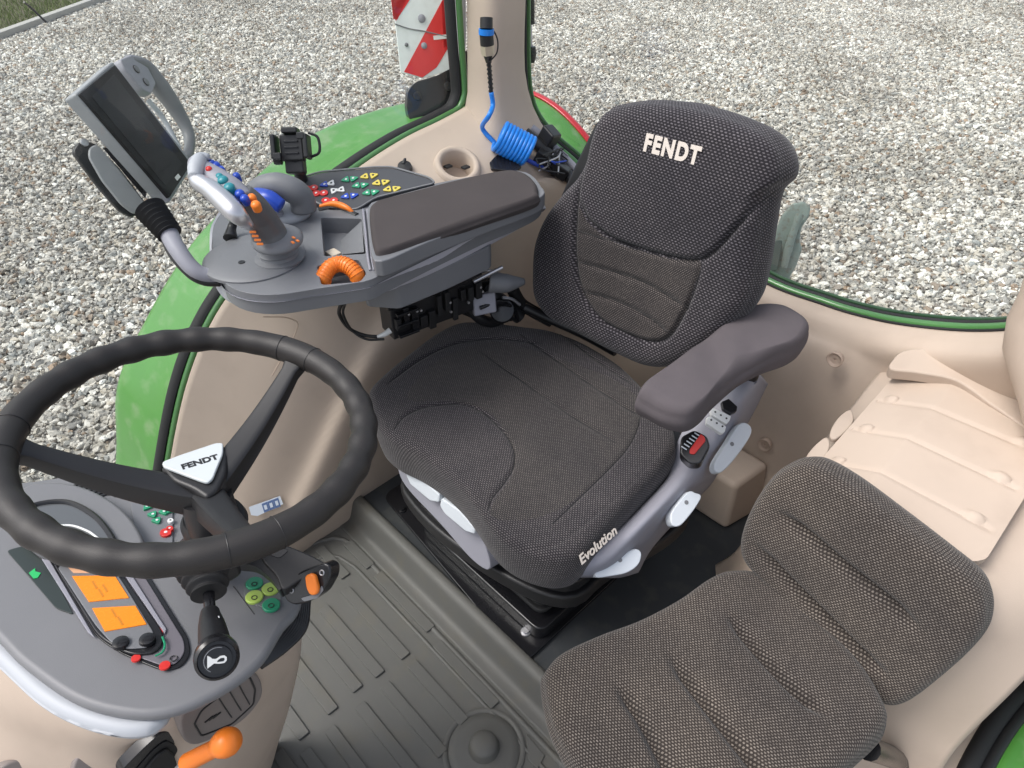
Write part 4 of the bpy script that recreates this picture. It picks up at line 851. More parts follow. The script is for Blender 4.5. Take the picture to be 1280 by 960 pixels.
# ================================================================== DISPLAY TERMINAL
dt = thing('display_terminal', 'touch display terminal with black screen and grey handle on a curved grey arm', 'display', (-1.25, .35, .85))
az, el = math.radians(46), math.radians(24); dn = A(math.cos(el) * math.cos(az), math.cos(el) * math.sin(az), math.sin(el))
pa = UZ(170, 165, 1.0); DP0 = Plane(pa, dn); ld = DP0.hit(239, 205) - DP0.hit(144, 81); DP = Plane(pa, dn, ld)
bez = [(144, 81), (239, 205), (212, 247), (100, 117)]
case_ = pplate('casing', DP, [(141, 76), (243, 205), (213, 253), (94, 117)], -.034, -.004, casem, dt, round_=.006, bevel=.004)
pplate('bezel', DP, bez, -.006, .002, mat('bezel_black', (.012, .012, .013), .5, spec=.2), dt, round_=.003, bevel=.001)
pplate('screen', DP, [(143, 93), (228, 205), (207, 232), (115, 121)], .002, .0025, mat('screen_glass', (.022, .023, .025), .35, spec=.15), dt, bevel=0)
x, y = DP.loc(221, 222); plate('maker_badge', DP, rpoly([(x - .004, y - .010), (x + .004, y - .010), (x + .004, y + .010), (x - .004, y + .010)], .001), .002, .0027, whitep, dt, 0)
# side bracket at lower left
SB = Plane(DP.o - dn * .03, nrm(dn * .9 + A(.3, -.35, .0)), DP.e1)
sb = pplate('side_bracket', SB, [(91, 190), (100, 176), (118, 178), (150, 210), (186, 258), (166, 272), (150, 264), (122, 232)], -.012, .0, blackp, dt, round_=.008, bevel=.003)
pplate('bracket_cover', SB, [(112, 184), (122, 180), (150, 212), (185, 258), (168, 268), (152, 256), (128, 226), (111, 196)], 0, .008, mat('bracket_grey', (.33, .34, .36), .5), dt, round_=.008, bevel=.003)
pplate('cover_slot', SB, [(128, 184), (140, 186), (184, 240), (182, 248), (160, 222)], .008, .0095, blackg, dt, round_=.002, bevel=.0005)
p = SB.at(*SB.loc(106, 178, .004), .004); lathe('bracket_screw', p, SB.n, [(.0075, -.004), (.0075, .001), (.005, .002), (.0001, .001)], steel, dt, seg=16)
# handle with two round keys on the far side
HPn = Plane(DP.o - dn * .045, dn, DP.e1)
tube('handle', [HPn.at(*HPn.loc(u, v)) for u, v in ((160, 76), (180, 84), (198, 106), (222, 140), (236, 168), (236, 190), (230, 200))], [.014, .020, .022, .018, .014, .012, .012], greyp, dt, n=40, seg=14, smooth=180)
pplate('key_pod', HPn, [(150, 74), (166, 67), (180, 74), (196, 104), (190, 118), (178, 112), (156, 86)], -.01, .014, greyl, dt, round_=.008, bevel=.004)
for (u, v) in ((171, 86), (183, 102)):
    p = HPn.at(*HPn.loc(u, v, .016), .015); lathe('round_key', p, dn, [(.0075, -.002), (.0075, .002), (.0055, .0026), (.0001, .002)], greyp, dt, seg=18)
    V, F = tube_g([p + .008 * (math.cos(a) * DP.e1 + math.sin(a) * DP.e2) for a in np.linspace(0, 2 * np.pi, 19)[:-1]], .001, 6, True); obj('key_ring', V, F, blackp, dt)
tube('inner_grip', [HPn.at(*HPn.loc(u, v, .0), .0) for u, v in ((185, 125), (205, 150), (224, 185))], .006, silver, dt, n=16, seg=8)
# bellows and arm
bp0, bp1 = UZ(188, 262, .93), UZ(212, 292, .90)
B_p = [bp0 + (bp1 - bp0) * t for t in np.linspace(0, 1, 31)]; B_r = [.026 - .006 * t + .0035 * math.cos(t * 6 * 2 * np.pi) for t in np.linspace(0, 1, 31)]
tube('bellows', B_p, B_r, rubber, dt, seg=28, smooth=60)
tube('arm', [UZ(210, 290, .90), UZ(222, 312, .885), UZ(240, 335, .86), UZ(258, 344, .845), UZ(290, 345, .835)], [.017, .016, .015, .014, .014], greyl, dt, n=30, seg=16, smooth=180)
tube('arm_edge', [UZ(205, 296, .895), UZ(217, 320, .875), UZ(238, 343, .85), UZ(256, 352, .835), UZ(275, 353, .83)], .008, blackp, dt, n=30, seg=10)
# ================================================================== DEVICE HOLDER
dh = thing('device_holder', 'black ratchet phone holder on a short stalk behind the console', 'phone holder', UZ(375, 225, .86))
hc = UZ(366, 185, .95); tube('stalk', [UZ(378, 228, .86), UZ(372, 208, .90), UZ(368, 196, .935)], [.014, .012, .012], blackp, dh, n=10)
DH = Plane(hc, nrm(A(.6, -.55, .45)), (.5, .6, 0))
box('holder_body', hc, DH.e1 * .05, DH.e2 * .055, DH.n * .022, blackp, dh, .004); box('holder_back', hc - DH.n * .012 - DH.e2 * .03, DH.e1 * .04, DH.e2 * .045, DH.n * .03, blackp, dh, .004)
for s in (-1, 1):
    box('clamp_jaw', hc + DH.e1 * .034 * s + DH.n * .012, DH.e1 * .01, DH.e2 * .05, DH.n * .04, blackp, dh, .003)
    box('clamp_finger', hc + DH.e1 * .026 * s + DH.e2 * .02 * s + DH.n * .030, DH.e1 * .016, DH.e2 * .014, DH.n * .006, blackp, dh, .002)
box('top_stop', hc + DH.e2 * .034 + DH.n * .006, DH.e1 * .034, DH.e2 * .012, DH.n * .03, blackp, dh, .003)
lathe('adjust_knob', hc - DH.e1 * .03 - DH.e2 * .022, DH.e1, [(.0001, -.012), (.011, -.012), (.012, -.008), (.012, .004), (.0001, .005)], blackp, dh, seg=12)
for i in range(3): box('rib', hc + DH.n * .0125 + DH.e2 * (-.012 + .012 * i), DH.e1 * .03, DH.e2 * .004, DH.n * .003, blackg, dh, .001)
tube('wire_loop', [hc + DH.e1 * .036 + DH.e2 * .03, hc + DH.e1 * .055 + DH.e2 * .02, hc + DH.e1 * .056 - DH.e2 * .01, hc + DH.e1 * .036 - DH.e2 * .02], .003, blackp, dh, n=20, seg=8)
# ================================================================== WIRING under the console
wb = thing('junction_box', 'black electronic junction box with open connectors below the armrest console', 'junction box', (-1.1, .85, .6))
Pw0, Pw1 = UZ(488, 392, .66), UZ(600, 352, .66); dw = nrm(Pw1 - Pw0); WP = Plane((Pw0 + Pw1) / 2 - A(0, 0, .03), nrm(np.cross(dw, A(0, 0, 1)) * (1)), dw)
if WP.n @ (CAM - WP.o) < 0: WP = Plane(WP.o, -WP.n, dw)
LW = np.linalg.norm(Pw1 - Pw0)
box('box_body', WP.o - WP.n * .03, dw * LW, A(0, 0, .085), WP.n * .06, blackp, wb, .003)
box('box_lid', WP.o + A(0, 0, .045) - WP.n * .03, dw * (LW + .012), A(0, 0, .012), WP.n * .07, blackg, wb, .003)
r2_ = random.Random(3)
for i in range(11):
    t = -.45 + .09 * i; hgt = r2_.uniform(.018, .06); box('connector', WP.o + dw * LW * t + A(0, 0, r2_.uniform(-.02, .02)) + WP.n * .006, dw * r2_.uniform(.008, .02), A(0, 0, hgt), WP.n * r2_.uniform(.008, .02), r2_.choice([blackp, blackg, blackp, rubber]), wb, .0015)
for i in range(9):
    p = WP.o + dw * LW * r2_.uniform(-.4, .5) + A(0, 0, r2_.uniform(-.03, .03)) + WP.n * .014; lathe('contact_pin', p, WP.n, [(.003, -.004), (.003, .002), (.0001, .003)], steel, wb, seg=8)
for z in (-.028, .0, .028): box('cooling_fin', WP.o + A(0, 0, z) - dw * LW * .36 + WP.n * .012, dw * .05, A(0, 0, .006), WP.n * .014, blackg, wb, .001)
tube('white_plug', [UZ(472, 421, .60), UZ(480, 418, .605), UZ(488, 413, .61)], [.004, .006, .007], whitep, wb, n=8, seg=10)
tube('cable', [UZ(428, 376, .74), UZ(424, 392, .68), UZ(436, 410, .62), UZ(455, 419, .60), UZ(474, 421, .60)], .0042, rubber, wb, n=40, seg=8)
tube('cable', [UZ(432, 377, .74), UZ(429, 393, .68), UZ(440, 413, .615), UZ(458, 424, .595), UZ(480, 424, .60)], .003, rubber, wb, n=40, seg=8)
# hoses and mechanics between junction box and seat
sm_ = thing('seat_mechanism', 'black seat adjuster, grey knob and loose hoses between junction box and backrest', 'seat mechanism', (-1.0, 1.0, .5))
tube('grey_knob', [UZ(612, 352, .66), UZ(632, 354, .655), UZ(655, 352, .65)], [.026, .022, .008], greyp, sm_, n=16, seg=18, smooth=180)
Pk = UZ(605, 379, .60); box('grey_block', Pk, nrm(A(.5, .8, .1)) * .055, nrm(A(-.3, .2, .9)) * .05, nrm(A(.8, -.5, .4)) * .03, greyl, sm_, .004)
for pts, r, m in (([(600, 350, .62), (620, 372, .58), (650, 396, .52)], .02, blackp), ([(575, 372, .60), (600, 398, .54), (625, 405, .50)], .014, blackp), ([(640, 360, .60), (650, 378, .55), (664, 388, .53), (690, 402, .50)], .016, rubber), ([(590, 345, .66), (610, 338, .68), (630, 346, .66)], .004, steel),
                  ([(600, 385, .60), (622, 378, .60), (640, 384, .57), (648, 400, .52)], .005, blackg), ([(560, 380, .62), (580, 390, .56), (610, 400, .53), (640, 398, .51)], .007, rubber), ([(628, 372, .60), (640, 374, .59), (650, 381, .57)], .004, steel), ([(655, 384, .55), (690, 400, .52), (730, 418, .50), (770, 440, .49)], .012, blackp)):
    tube('hose', [UZ(*p) for p in pts], r, m, sm_, n=24, seg=10)
lathe('adjuster_dial', UZ(628, 388, .56), nrm(A(.6, -.6, .6)), [(.0001, 0), (.030, 0), (.032, .006), (.028, .014), (.010, .018), (.0001, .018)], blackg, sm_, seg=28)
tube('guide_rod', [UZ(592, 352, .69), UZ(612, 342, .70), UZ(628, 334, .71)], .005, chrome, sm_, n=10, seg=8)
box('mounting_plate', UZ(598, 366, .60), nrm(A(.2, 1, 0)) * .13, A(0, 0, .06), nrm(A(-1, .2, 0)) * .015, blackg, sm_, .003)
# ================================================================== REAR CORNER ITEMS
# cup holder
V, F = lathe_g(CHOLD, CHN, [(.060, -.008), (.057, .001), (.051, .005), (.045, .004), (.041, -.001), (.037, -.055), (.001, -.056)], 48); cup = obj('cup_holder', V, F[:-2] , beige, cab, smooth=50)
for (u, v) in ((560, 206), (582, 207)): box('rubber_clip', UZ(u, v + 2, CHOLD[2] - .008), A(.016, 0, 0), A(0, .02, 0), A(0, 0, .006), blackp, cup, .002)
sp0 = surf(506, 210, .008); sk = thing('power_socket', 'small black capped power socket on the beige shelf beside the cup holder', 'power socket', sp0)
lathe('socket_cap', sp0, nrm(A(.4, -.3, 1)), [(.001, -.02), (.017, -.02), (.019, 0), (.017, .008), (.001, .01)], blackp, sk, seg=20); tube('cap_tab', [sp0 + A(-.004, 0, .008), sp0 + A(-.008, .008, .016), sp0 + A(-.009, .010, .020)], [.006, .005, .003], blackp, sk, n=8, seg=8)
fl = thing('shelf_hatch', 'small black flap on the shelf under the blue coiled hose', 'flap', surf(628, 205)); Pfl = Plane(surf(632, 205, .012), nrm(A(.35, -.25, 1)))
pplate('flap', Pfl, [(610, 200), (622, 193), (640, 199), (652, 208), (645, 214), (614, 211)], -.004, .004, blackg, fl, round_=.003)
# blue coiled air hose with connector on the pillar
bh = thing('air_hose', 'bright blue coiled air hose hanging from a connector on the beige pillar', 'air hose', UX(612, 60, -1.34))
PX = -1.325
top_ = [UX(609, 30, PX - .01), UX(609, 46, PX), UX(610, 60, PX)]
tube('plug_head', [UX(608, 22, PX - .005), UX(608, 36, PX)], .015, blackp, bh, n=6, seg=16); tube('blue_collar', [UX(608, 36, PX), UX(608, 43, PX)], .0185, bluec, bh, n=3, seg=18)
tube('plug_body', [UX(608, 43, PX), UX(609, 56, PX)], .0165, blackp, bh, n=4, seg=16); tube('brass_sleeve', [UX(609, 56, PX), UX(610, 68, PX)], .0165, mat('pale_metal', (.55, .48, .38), .3, metal=.6), bh, n=4, seg=6)
tube('kink_guard', [UX(610, 68, PX), UX(611, 78, PX)], [.012, .007], blackp, bh, n=6, seg=12)
V, F = [], []
sp_ = []; 
for t in np.linspace(0, 1, 90): 
    c_ = UX(611 + 3 * t, 77 + 38 * t, PX); sp_.append(c_ + .0055 * A(.3 * math.cos(t * 44), math.sin(t * 44), 0) * 1.0)
tube('kink_spring', sp_, .0028, blackp, bh, seg=6)
tube('hose_lead', [UX(611, 76, PX), UX(614, 116, PX)], .005, blackp, bh, n=6, seg=8)
q0 = UX(614, 115, PX); c0_ = surf(624, 170, .045); c1_ = surf(662, 190, .045)
axh = nrm(c1_ - c0_); uu = nrm(np.cross(axh, A(0, 0, 1))); vv = np.cross(uu, axh); RH = .036
coil = []; turns = 9.0
for t in np.linspace(0, 1, 420):
    a = -2.2 + t * turns * 2 * math.pi; coil.append(c0_ + (c1_ - c0_) * t + RH * (math.cos(a) * uu + math.sin(a) * vv))
lead = cr([q0, UX(616, 132, PX + .005), UX(611, 145, PX + .02), surf(603, 160, .03), coil[0]], 30)
tube('coiled_hose', np.vstack([lead[:-1], np.array(coil)]), .0062, bluec, bh, seg=10, smooth=180)
tube('hose_tail', [coil[-1], surf(676, 208, .02), surf(690, 212, .01)], .006, bluep, bh, n=12, seg=8)
tube('safety_wire', [UX(616, 36, PX + .01), UX(622, 50, PX + .015), UX(621, 66, PX + .015), UX(612, 77, PX + .01)], .0018, blackp, bh, n=24, seg=6)
# wiper motor and bar at the rear window foot
wm = thing('wiper_motor', 'black rear wiper motor with grey bar and loose wires at the window foot', 'wiper motor', UY(690, 200, 1.46))
S_ = lambda u, v, l: surf(u, v, l)
tube('grey_bar', [S_(664, 160, .03), S_(684, 176, .03), S_(704, 196, .03), S_(724, 216, .03)], .012, greyl, wm, n=14, seg=8)
tube('bar_edge', [S_(656, 166, .02), S_(676, 184, .02), S_(698, 206, .02), S_(716, 226, .02)], .016, blackp, wm, n=14, seg=10)
box('motor_block', S_(686, 172, .05), nrm(A(.9, 0, -.5)) * .045, nrm(A(.2, -.9, .2)) * .05, nrm(A(.4, .2, .9)) * .05, blackp, wm, .006)
box('motor_block', S_(690, 206, .03), nrm(A(.6, .5, -.5)) * .10, nrm(A(.5, -.8, .1)) * .04, nrm(A(.4, .2, .9)) * .035, blackp, wm, .004)
for i in range(8):
    a = [S_(676 + r2_.uniform(-4, 34), 184 + r2_.uniform(0, 34), .045 + r2_.uniform(0, .03)) for _ in range(4)]; tube('wire', a, .0022, [blackp, greyl, bluep, blackp, steel, blackp, blackp, blackp][i], wm, n=24, seg=6)
# gas strut of the rear window
gs = thing('gas_strut', 'black gas strut with ball joint beside the rear window', 'gas strut', UY(660, 70, 1.47))
GY = 1.46; tube('strut_cylinder', [UY(662, -60, GY), UY(663, 30, GY)], .012, blackg, gs, n=4, seg=14); tube('strut_rod', [UY(663, 28, GY), UY(664, 62, GY)], .0045, chrome, gs, n=4, seg=10)
tube('ball_joint', [UY(665, 58, GY), UY(665, 78, GY)], [.010, .013, .008], blackg, gs, n=6, seg=14); tube('mount_pin', [UY(645, 71, GY - .02), UY(666, 70, GY)], [.012, .009], blackg, gs, n=4, seg=12)
# warning board outside on black bracket
wbd = thing('warning_board', 'red and white striped warning board on a black bracket outside the side window', 'warning board', UX(530, 110, -1.62))
BX = -1.60; BDp = Plane(UX(535, 50, BX), nrm(A(.85, -.45, .25)), (.4, 1, 0))
bo_ = [(486, -45), (575, -60), (574, 84), (528, 98), (501, 91)]
bd = pplate('board', BDp, bo_, -.008, 0, boardw, wbd, round_=.006, bevel=.001)
def stripe(px): 
    pplate('red_stripe', BDp, px, 0, .0008, boardr, bd, bevel=0)
stripe([(489, 0), (510, -4), (497, 24), (492, 24), (488, -6)]); stripe([(486, -45), (540, -52), (512, 0), (495, 26), (491, 20)]); stripe([(553, 0), (566, -2), (566, 50), (546, 84), (528, 97), (505, 90)]); stripe([(560, -12), (567, -20), (567, 52), (555, 60), (552, 2)])
tube('board_seam', [BDp.at(*BDp.loc(u, v, .001), .001) for u, v in ((494, 30), (512, 36), (530, 39), (568, 48))], .0015, greyp, bd, n=10, seg=5)
for (u, v, m, r) in ((527, 23, greyl, .010), (508, 56, greyp, .005), (530, 57, greyl, .008)):
    lathe('board_bolt', BDp.at(*BDp.loc(u, v, .001), .001), BDp.n, [(r, -.001), (r, .002), (r * .5, .004), (.0001, .004)], m, bd, seg=16)
x, y = BDp.loc(550, 46, .001); plate('board_label', BDp, [(x - .018, y - .006), (x + .018, y - .006), (x + .018, y + .004), (x - .018, y + .004)], .001, .0018, whitep, bd, 0)
BKp = Plane(UX(545, 115, -1.54), nrm(A(.85, -.35, .35)), (.4, 1, 0))
pplate('bracket', BKp, [(510, 112), (520, 102), (545, 95), (570, 82), (584, 60), (588, 100), (586, 128), (560, 148), (525, 162), (512, 150), (508, 134)], -.03, 0, blackg, wbd, round_=.015, bevel=.006)
for (u, v) in ((522, 120), (560, 108)): lathe('bracket_screw', BKp.at(*BKp.loc(u, v), 0), BKp.n, [(.012, -.001), (.011, .003), (.006, .004), (.0001, .002)], blackp, wbd, seg=18)
tube('frame_upright', [UX(575, 85, -1.56), UX(577, 40, -1.56), UX(575, -60, -1.56)], .012, silver, wbd, n=10)
# hitch hook outside behind the rear window
hk = thing('linkage_hook', 'weathered pale grey-green lower link hook standing up behind the rear window', 'linkage hook', UY(970, 340, 1.85))
hm = mat('old_grey_green_paint', (.30, .355, .315), .6, bump=.5, bscale=60, var=.2, vscale=30, dirt=(.2, .12, .07, .7)); HY = 1.85
HK = Plane(UY(985, 300, HY), nrm(A(.40, -.75, .55)), (.9, .4, 0))
pplate('hook_plate', HK, [(1005, 251), (1014, 258), (1012, 270), (1002, 285), (1000, 300), (1003, 312), (996, 332), (984, 352), (968, 352), (962, 344), (964, 322), (968, 305), (970, 288), (978, 268), (990, 254)], -.03, 0, hm, hk, round_=.008, bevel=.008)
pplate('hook_cheek', HK, [(970, 300), (978, 300), (976, 318), (972, 338), (960, 340), (958, 326), (963, 308)], 0, .02, mat('dark_green_grey', (.12, .15, .13), .5, var=.2), hk, round_=.006, bevel=.003)
tube('latch', [HK.at(*HK.loc(u, v, .02), .02) for u, v in ((1000, 268), (992, 290), (985, 312), (980, 335))], [.012, .010, .012, .008], hm, hk, n=16, seg=12)
tube('lower_arm', [UY(972, 345, HY), UY(968, 400, HY + .1), UY(950, 460, HY + .2)], .035, hm, hk, n=10, seg=14)
# ================================================================== DASHBOARD
db = thing('dashboard', 'grey instrument binnacle with orange displays, coloured keys and silver lower rim', 'dashboard', (-.68, 0, .5))
DB = Plane(UZ(200, 750, .70), nrm(A(-.02, .22, 1)), (1, 0, 0))
face = [(-80, 640), (-30, 605), (10, 602), (40, 600), (95, 592), (150, 587), (215, 610), (300, 650), (345, 690), (374, 728), (376, 752), (366, 770), (354, 782), (328, 823), (289, 855), (230, 884), (172, 892), (98, 875), (33, 832), (0, 800), (-60, 735), (-110, 690)]
dface = plate('binnacle', DB, cr(DB.locs(face), 140, True), -.018, 0, dashm, db, bevel=.008, seg=4)
rimp = [(-80, 700), (0, 690), (150, 760), (215, 840), (214, 884), (204, 902), (184, 914), (148, 915), (98, 902), (49, 876), (0, 832), (-60, 775), (-110, 730)]
plate('lower_rim', DB, cr(DB.locs(rimp, -.02), 120, True), -.040, -.016, silver, db, bevel=.012, seg=4)
D = lambda u, v, h=0: DB.at(*DB.loc(u, v, h), h)
Zd = lambda x, y: (x / 3.048, 580 + y / 3.048)
# raised ridge from the instrument strip down to the rim
def dplate(name, px, h0, h1, m, par=None, **k): return pplate(name, DB, px, h0, h1, m, par or db, **k)
# hooded round gauge at top left
hood = [(14, 625), (40, 604), (90, 604), (135, 622), (168, 652), (182, 690), (150, 700), (60, 690), (20, 660)]
dplate('gauge_hood', hood, 0, .022, dashm, curve=60, bevel=.006)
V, F = tube_g(cr([D(u, v, .024) for u, v in ((30, 640), (48, 630), (85, 628), (118, 645), (140, 672), (150, 700))], 40), .004, 8); obj('gauge_rim', V, F, blackg, db)
dplate('gauge_glass', [(32, 642), (50, 632), (85, 631), (116, 648), (138, 674), (146, 700), (70, 702), (40, 670)], .022, .0235, mat('gauge_face', (.09, .095, .10), .12, coat=.8), curve=50, bevel=0)
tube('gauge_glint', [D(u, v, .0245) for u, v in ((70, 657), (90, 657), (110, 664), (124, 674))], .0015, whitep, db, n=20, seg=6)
# vent slots
for i in range(7):
    a = D(84 + i * 7, 612 + i * 1.3, .0015); b = D(108 + i * 7.5, 599 + i * 1.8, .0015); tube('vent_slot', [a, b], .0026, blackp, db, n=4, seg=6, flat=.6)
for i in range(5):
    a = D(128 + i * 8, 617 + i * 2, .001); b = D(136 + i * 7, 606 + i * 2.5, .001); tube('vent_slot', [a, b], .0018, blackp, db, n=4, seg=6, flat=.6)
# key panel upper right of the gauge
kpd = dplate('key_panel', [(163, 628), (176, 617), (196, 618), (216, 634), (216, 700), (180, 690), (168, 660)], 0, .003, mat('key_panel_grey', (.16, .165, .18), .5), round_=.01, bevel=.001)
def dkey(u, v, m, r=.006, h0=.003, tri=0, nm='key'): btn(u, v, m, r=r, h=.0065, tri=tri, pl=DB, par=kpd, nm=nm)
for (x, y) in ((560, 160), (582, 190), (598, 213), (625, 180), (640, 175), (600, 140)): dkey(*Zd(x, y), lgreen, tri=1 if x % 20 else -1, r=.0075)
dkey(199, 624, whitep, r=.005); dkey(213, 650, whitep, r=.005); dkey(207, 665, redp, r=.009); dkey(212, 660, redp, r=.006)
# instrument strip
dplate('strip_surround', [(60, 690), (80, 684), (165, 690), (182, 712), (236, 798), (238, 818), (226, 834), (205, 838), (188, 832), (150, 816), (120, 796)], 0, .003, blackg, round_=.02, bevel=.001)
dplate('strip_panel', [(110, 690), (168, 694), (178, 716), (230, 800), (231, 815), (221, 829), (204, 832), (190, 827), (165, 818), (130, 800)], .003, .005, mat('strip_grey', (.15, .14, .16), .5), round_=.018, bevel=.001)
dplate('display_surround', [(64, 700), (140, 700), (152, 716), (204, 790), (203, 806), (192, 816), (168, 818), (150, 812), (122, 794)], .005, .009, blackg, round_=.018, bevel=.002)
dplate('display_bezel', [(70, 706), (138, 708), (150, 722), (192, 790), (192, 802), (184, 809), (158, 811), (140, 804), (120, 782)], .009, .011, greyp, round_=.012, bevel=.001)
dplate('display_strip', [(76, 700), (140, 707), (146, 716), (92, 716)], .011, .0118, mat('pale_orange', (.75, .42, .25), .4), bevel=0)
lcd = mat('amber_display', (.78, .22, .006), .25, var=.12, vscale=160)
lb_ = lcd.node_tree.nodes['Principled BSDF']; lb_.inputs['Emission Color'].default_value = (1, .30, .01, 1); lb_.inputs['Emission Strength'].default_value = .12
dplate('amber_display', [(90, 720), (143, 719), (161, 747), (111, 752)], .011, .0122, lcd, bevel=0); dplate('amber_display', [(115, 760), (169, 757), (183, 780), (131, 789)], .011, .0122, lcd, bevel=0)
dki = mat('display_ink', (.55, .20, .01), .4)
for (u, v) in ((118, 731), (126, 741), (142, 766), (150, 776), (131, 735)): 
    x, y = DB.loc(u, v, .0125); plate('display_icon', DB, [(x - .008, y - .0012), (x + .008, y - .0012), (x + .008, y + .0012), (x - .008, y + .0012)], .0122, .0126, dki, db, 0)
for (u, v) in ((151, 804), (184, 800)): lathe('reset_knob', D(u, v, .012), DB.n, [(.0095, -.002), (.009, .003), (.005, .0045), (.0001, .004)], blackg, db, seg=20)
for (u, v, r) in ((200, 789, .005), (170, 823, .0055), (206, 832, .0065)): lathe('warning_light', D(u, v, .006), DB.n, [(r, -.001), (r * .95, .0012), (.0001, .0015)], redp, db, seg=12)
tube('green_arc', [D(u, v, .0095) for u, v in ((203, 796), (206, 806), (203, 815), (194, 820))], .0013, lgreen, db, n=16, seg=6)
V, F = tube_g([D(217, 823, .0065) + .004 * (math.cos(a) * DB.e1 + math.sin(a) * DB.e2) for a in np.linspace(0, 2 * np.pi, 15)[:-1]], .0007, 5, True); obj('dial_ring', V, F, blackp, db)
# left light strips and dark strip with green arrow
dplate('dark_strip', [(8, 688), (30, 682), (60, 706), (92, 768), (70, 760), (36, 720)], 0, .002, mat('strip_dark_green', (.025, .035, .033), .35), round_=.006, bevel=.0005)
dplate('light_strip', [(52, 698), (62, 700), (118, 796), (110, 790)], .002, .005, greyl, bevel=.0008); dplate('light_strip', [(147, 706), (158, 708), (208, 786), (206, 792)], .005, .008, greyl, bevel=.0008)
dplate('green_arrow', [(36, 716), (44, 710), (44, 714), (51, 716), (47, 722), (42, 723)], .002, .003, mat('lit_green', (.02, .45, .12), .4), bevel=0)
# oval key cluster lower right
okc = dplate('key_cluster', [(306, 726), (314, 720), (328, 722), (344, 732), (351, 745), (349, 758), (340, 763), (326, 758), (312, 752), (305, 742)], 0, .002, mat('cluster_grey', (.17, .18, .18), .5), curve=40, bevel=.0006)
for (u, v, m) in ((318, 730, lgreen), (338, 737, lime), (318, 747, lime), (339, 757, lgreen)):
    o = lathe('round_key', D(u, v, .002), DB.n, [(.0115, -.001), (.0115, .002), (.0105, .003), (.0001, .0034)], m, okc, seg=24); V, F = tube_g([D(u, v, .0054) + .0035 * (math.cos(a) * DB.e1 + math.sin(a) * DB.e2) for a in np.linspace(0, 2 * np.pi, 11)[:-1]], .0007, 5, True); obj('key_symbol', V, F, blackp, o)
tube('panel_line', [D(u, v, .0) for u, v in ((292, 733), (318, 768))], .0007, blackp, db, n=6, seg=5)
# bellows at the right edge under the dash
for i in range(8):
    t = i / 7; L_ = lambda a_, b_: (a_[0] * (1 - t) + b_[0] * t, a_[1] * (1 - t) + b_[1] * t)
    pp = [L_((370, 752), (386, 752)), L_((362, 778), (381, 786)), L_((342, 806), (357, 812)), L_((322, 828), (326, 834))]
    tube('bellows_fold', [D(u_, v_, -.020 - .008 * t) for u_, v_ in pp], .0034, blackg, db, n=24, seg=8)
# ================================================================== COLUMN CLADDING
cc = thing('column_cladding', 'beige moulded steering column cladding with oval grey foot covers', 'column cladding', (-.75, .0, -.06))
rows = [[UZ(-60, 760, .66), UZ(20, 820, .66), UZ(150, 860, .65), UZ(280, 815, .645), UZ(358, 752, .645), UZ(362, 725, .645)],
        [UZ(-60, 830, .60), UZ(20, 880, .60), UZ(150, 915, .59), UZ(290, 858, .575), UZ(364, 800, .53), UZ(372, 770, .52)],
        [UZ(-60, 900, .54), UZ(40, 930, .53), UZ(150, 950, .51), UZ(280, 905, .48), UZ(360, 845, .38), UZ(373, 815, .36)],
        [UZ(-60, 1000, .46), UZ(50, 990, .45), UZ(160, 1000, .41), UZ(270, 965, .36), UZ(348, 905, .22), UZ(362, 870, .20)],
        [UZ(-60, 1120, .30), UZ(60, 1080, .30), UZ(170, 1070, .25), UZ(260, 1030, .18), UZ(334, 958, .04), UZ(346, 915, -.02)],
        [UZ(-60, 1250, .0), UZ(60, 1250, .0), UZ(180, 1200, -.0), UZ(260, 1110, -.04), UZ(326, 990, -.075), UZ(338, 945, -.09)]]
sheet('cladding_skin', rows, beige, cc, nu=70, nv=60, thick=.004)
def surf_pt(u, v):  # intersect view ray with the cladding skin
    V, F = CLG; d = ray(u, v); best = None
    P = V - CAM; z = P @ _F; uu_ = 640 + FPX * (P @ _R) / z; vv_ = 480 - FPX * (P @ _U) / z
    i = np.argsort((uu_ - u) ** 2 + (vv_ - v) ** 2)[:4]; w_ = 1 / (1 + (uu_[i] - u) ** 2 + (vv_[i] - v) ** 2); return (V[i] * w_[:, None]).sum(0) / w_.sum()
CLG = sheet_g(rows, 160, 140)
OC = Plane(surf_pt(278, 888), nrm(np.cross(surf_pt(300, 880) - surf_pt(255, 895), surf_pt(285, 865) - surf_pt(272, 910))), (1, 0, 0))
if OC.n @ (CAM - OC.o) < 0: OC = Plane(OC.o, -OC.n)
ov = [(226, 900), (240, 882), (265, 862), (300, 842), (318, 842), (328, 856), (326, 875), (305, 900), (270, 922), (244, 932), (230, 925)]
oc = pplate('foot_cover', OC, ov, -.02, .010, mat('warm_grey_plastic', (.20, .175, .165), .55, bump=.2), cc, curve=50, bevel=.004)
ou = OC.locs([(243, 905), (252, 888), (290, 858), (312, 846), (319, 862), (317, 880), (290, 905), (252, 920)], .0105); tube('cover_groove', [OC.at(x, y, .0105) for x, y in rpoly(ou, .006)], .0014, blackp, oc, seg=6, closed=True)
for t in (.48, .66, .82):
    a, b = OC.loc(243 + 70 * t - 4, 905 - 58 * t - 6, .0105), OC.loc(252 + 66 * t + 6, 920 - 48 * t, .0105); tube('cover_line', [OC.at(*a, .0104), OC.at((a[0] + b[0]) / 2 + .004, (a[1] + b[1]) / 2, .0104), OC.at(*b, .0104)], .0009, blackp, oc, n=8, seg=5)
for i in range(3): 
    x, y = OC.loc(261 + i * 5, 899 - i * 2.5, .0105); plate('cover_mark', OC, [(x - .0015, y - .006), (x + .0015, y - .006), (x + .0015, y + .006), (x - .0015, y + .006)], .0104, .0115, blackp, oc, 0)
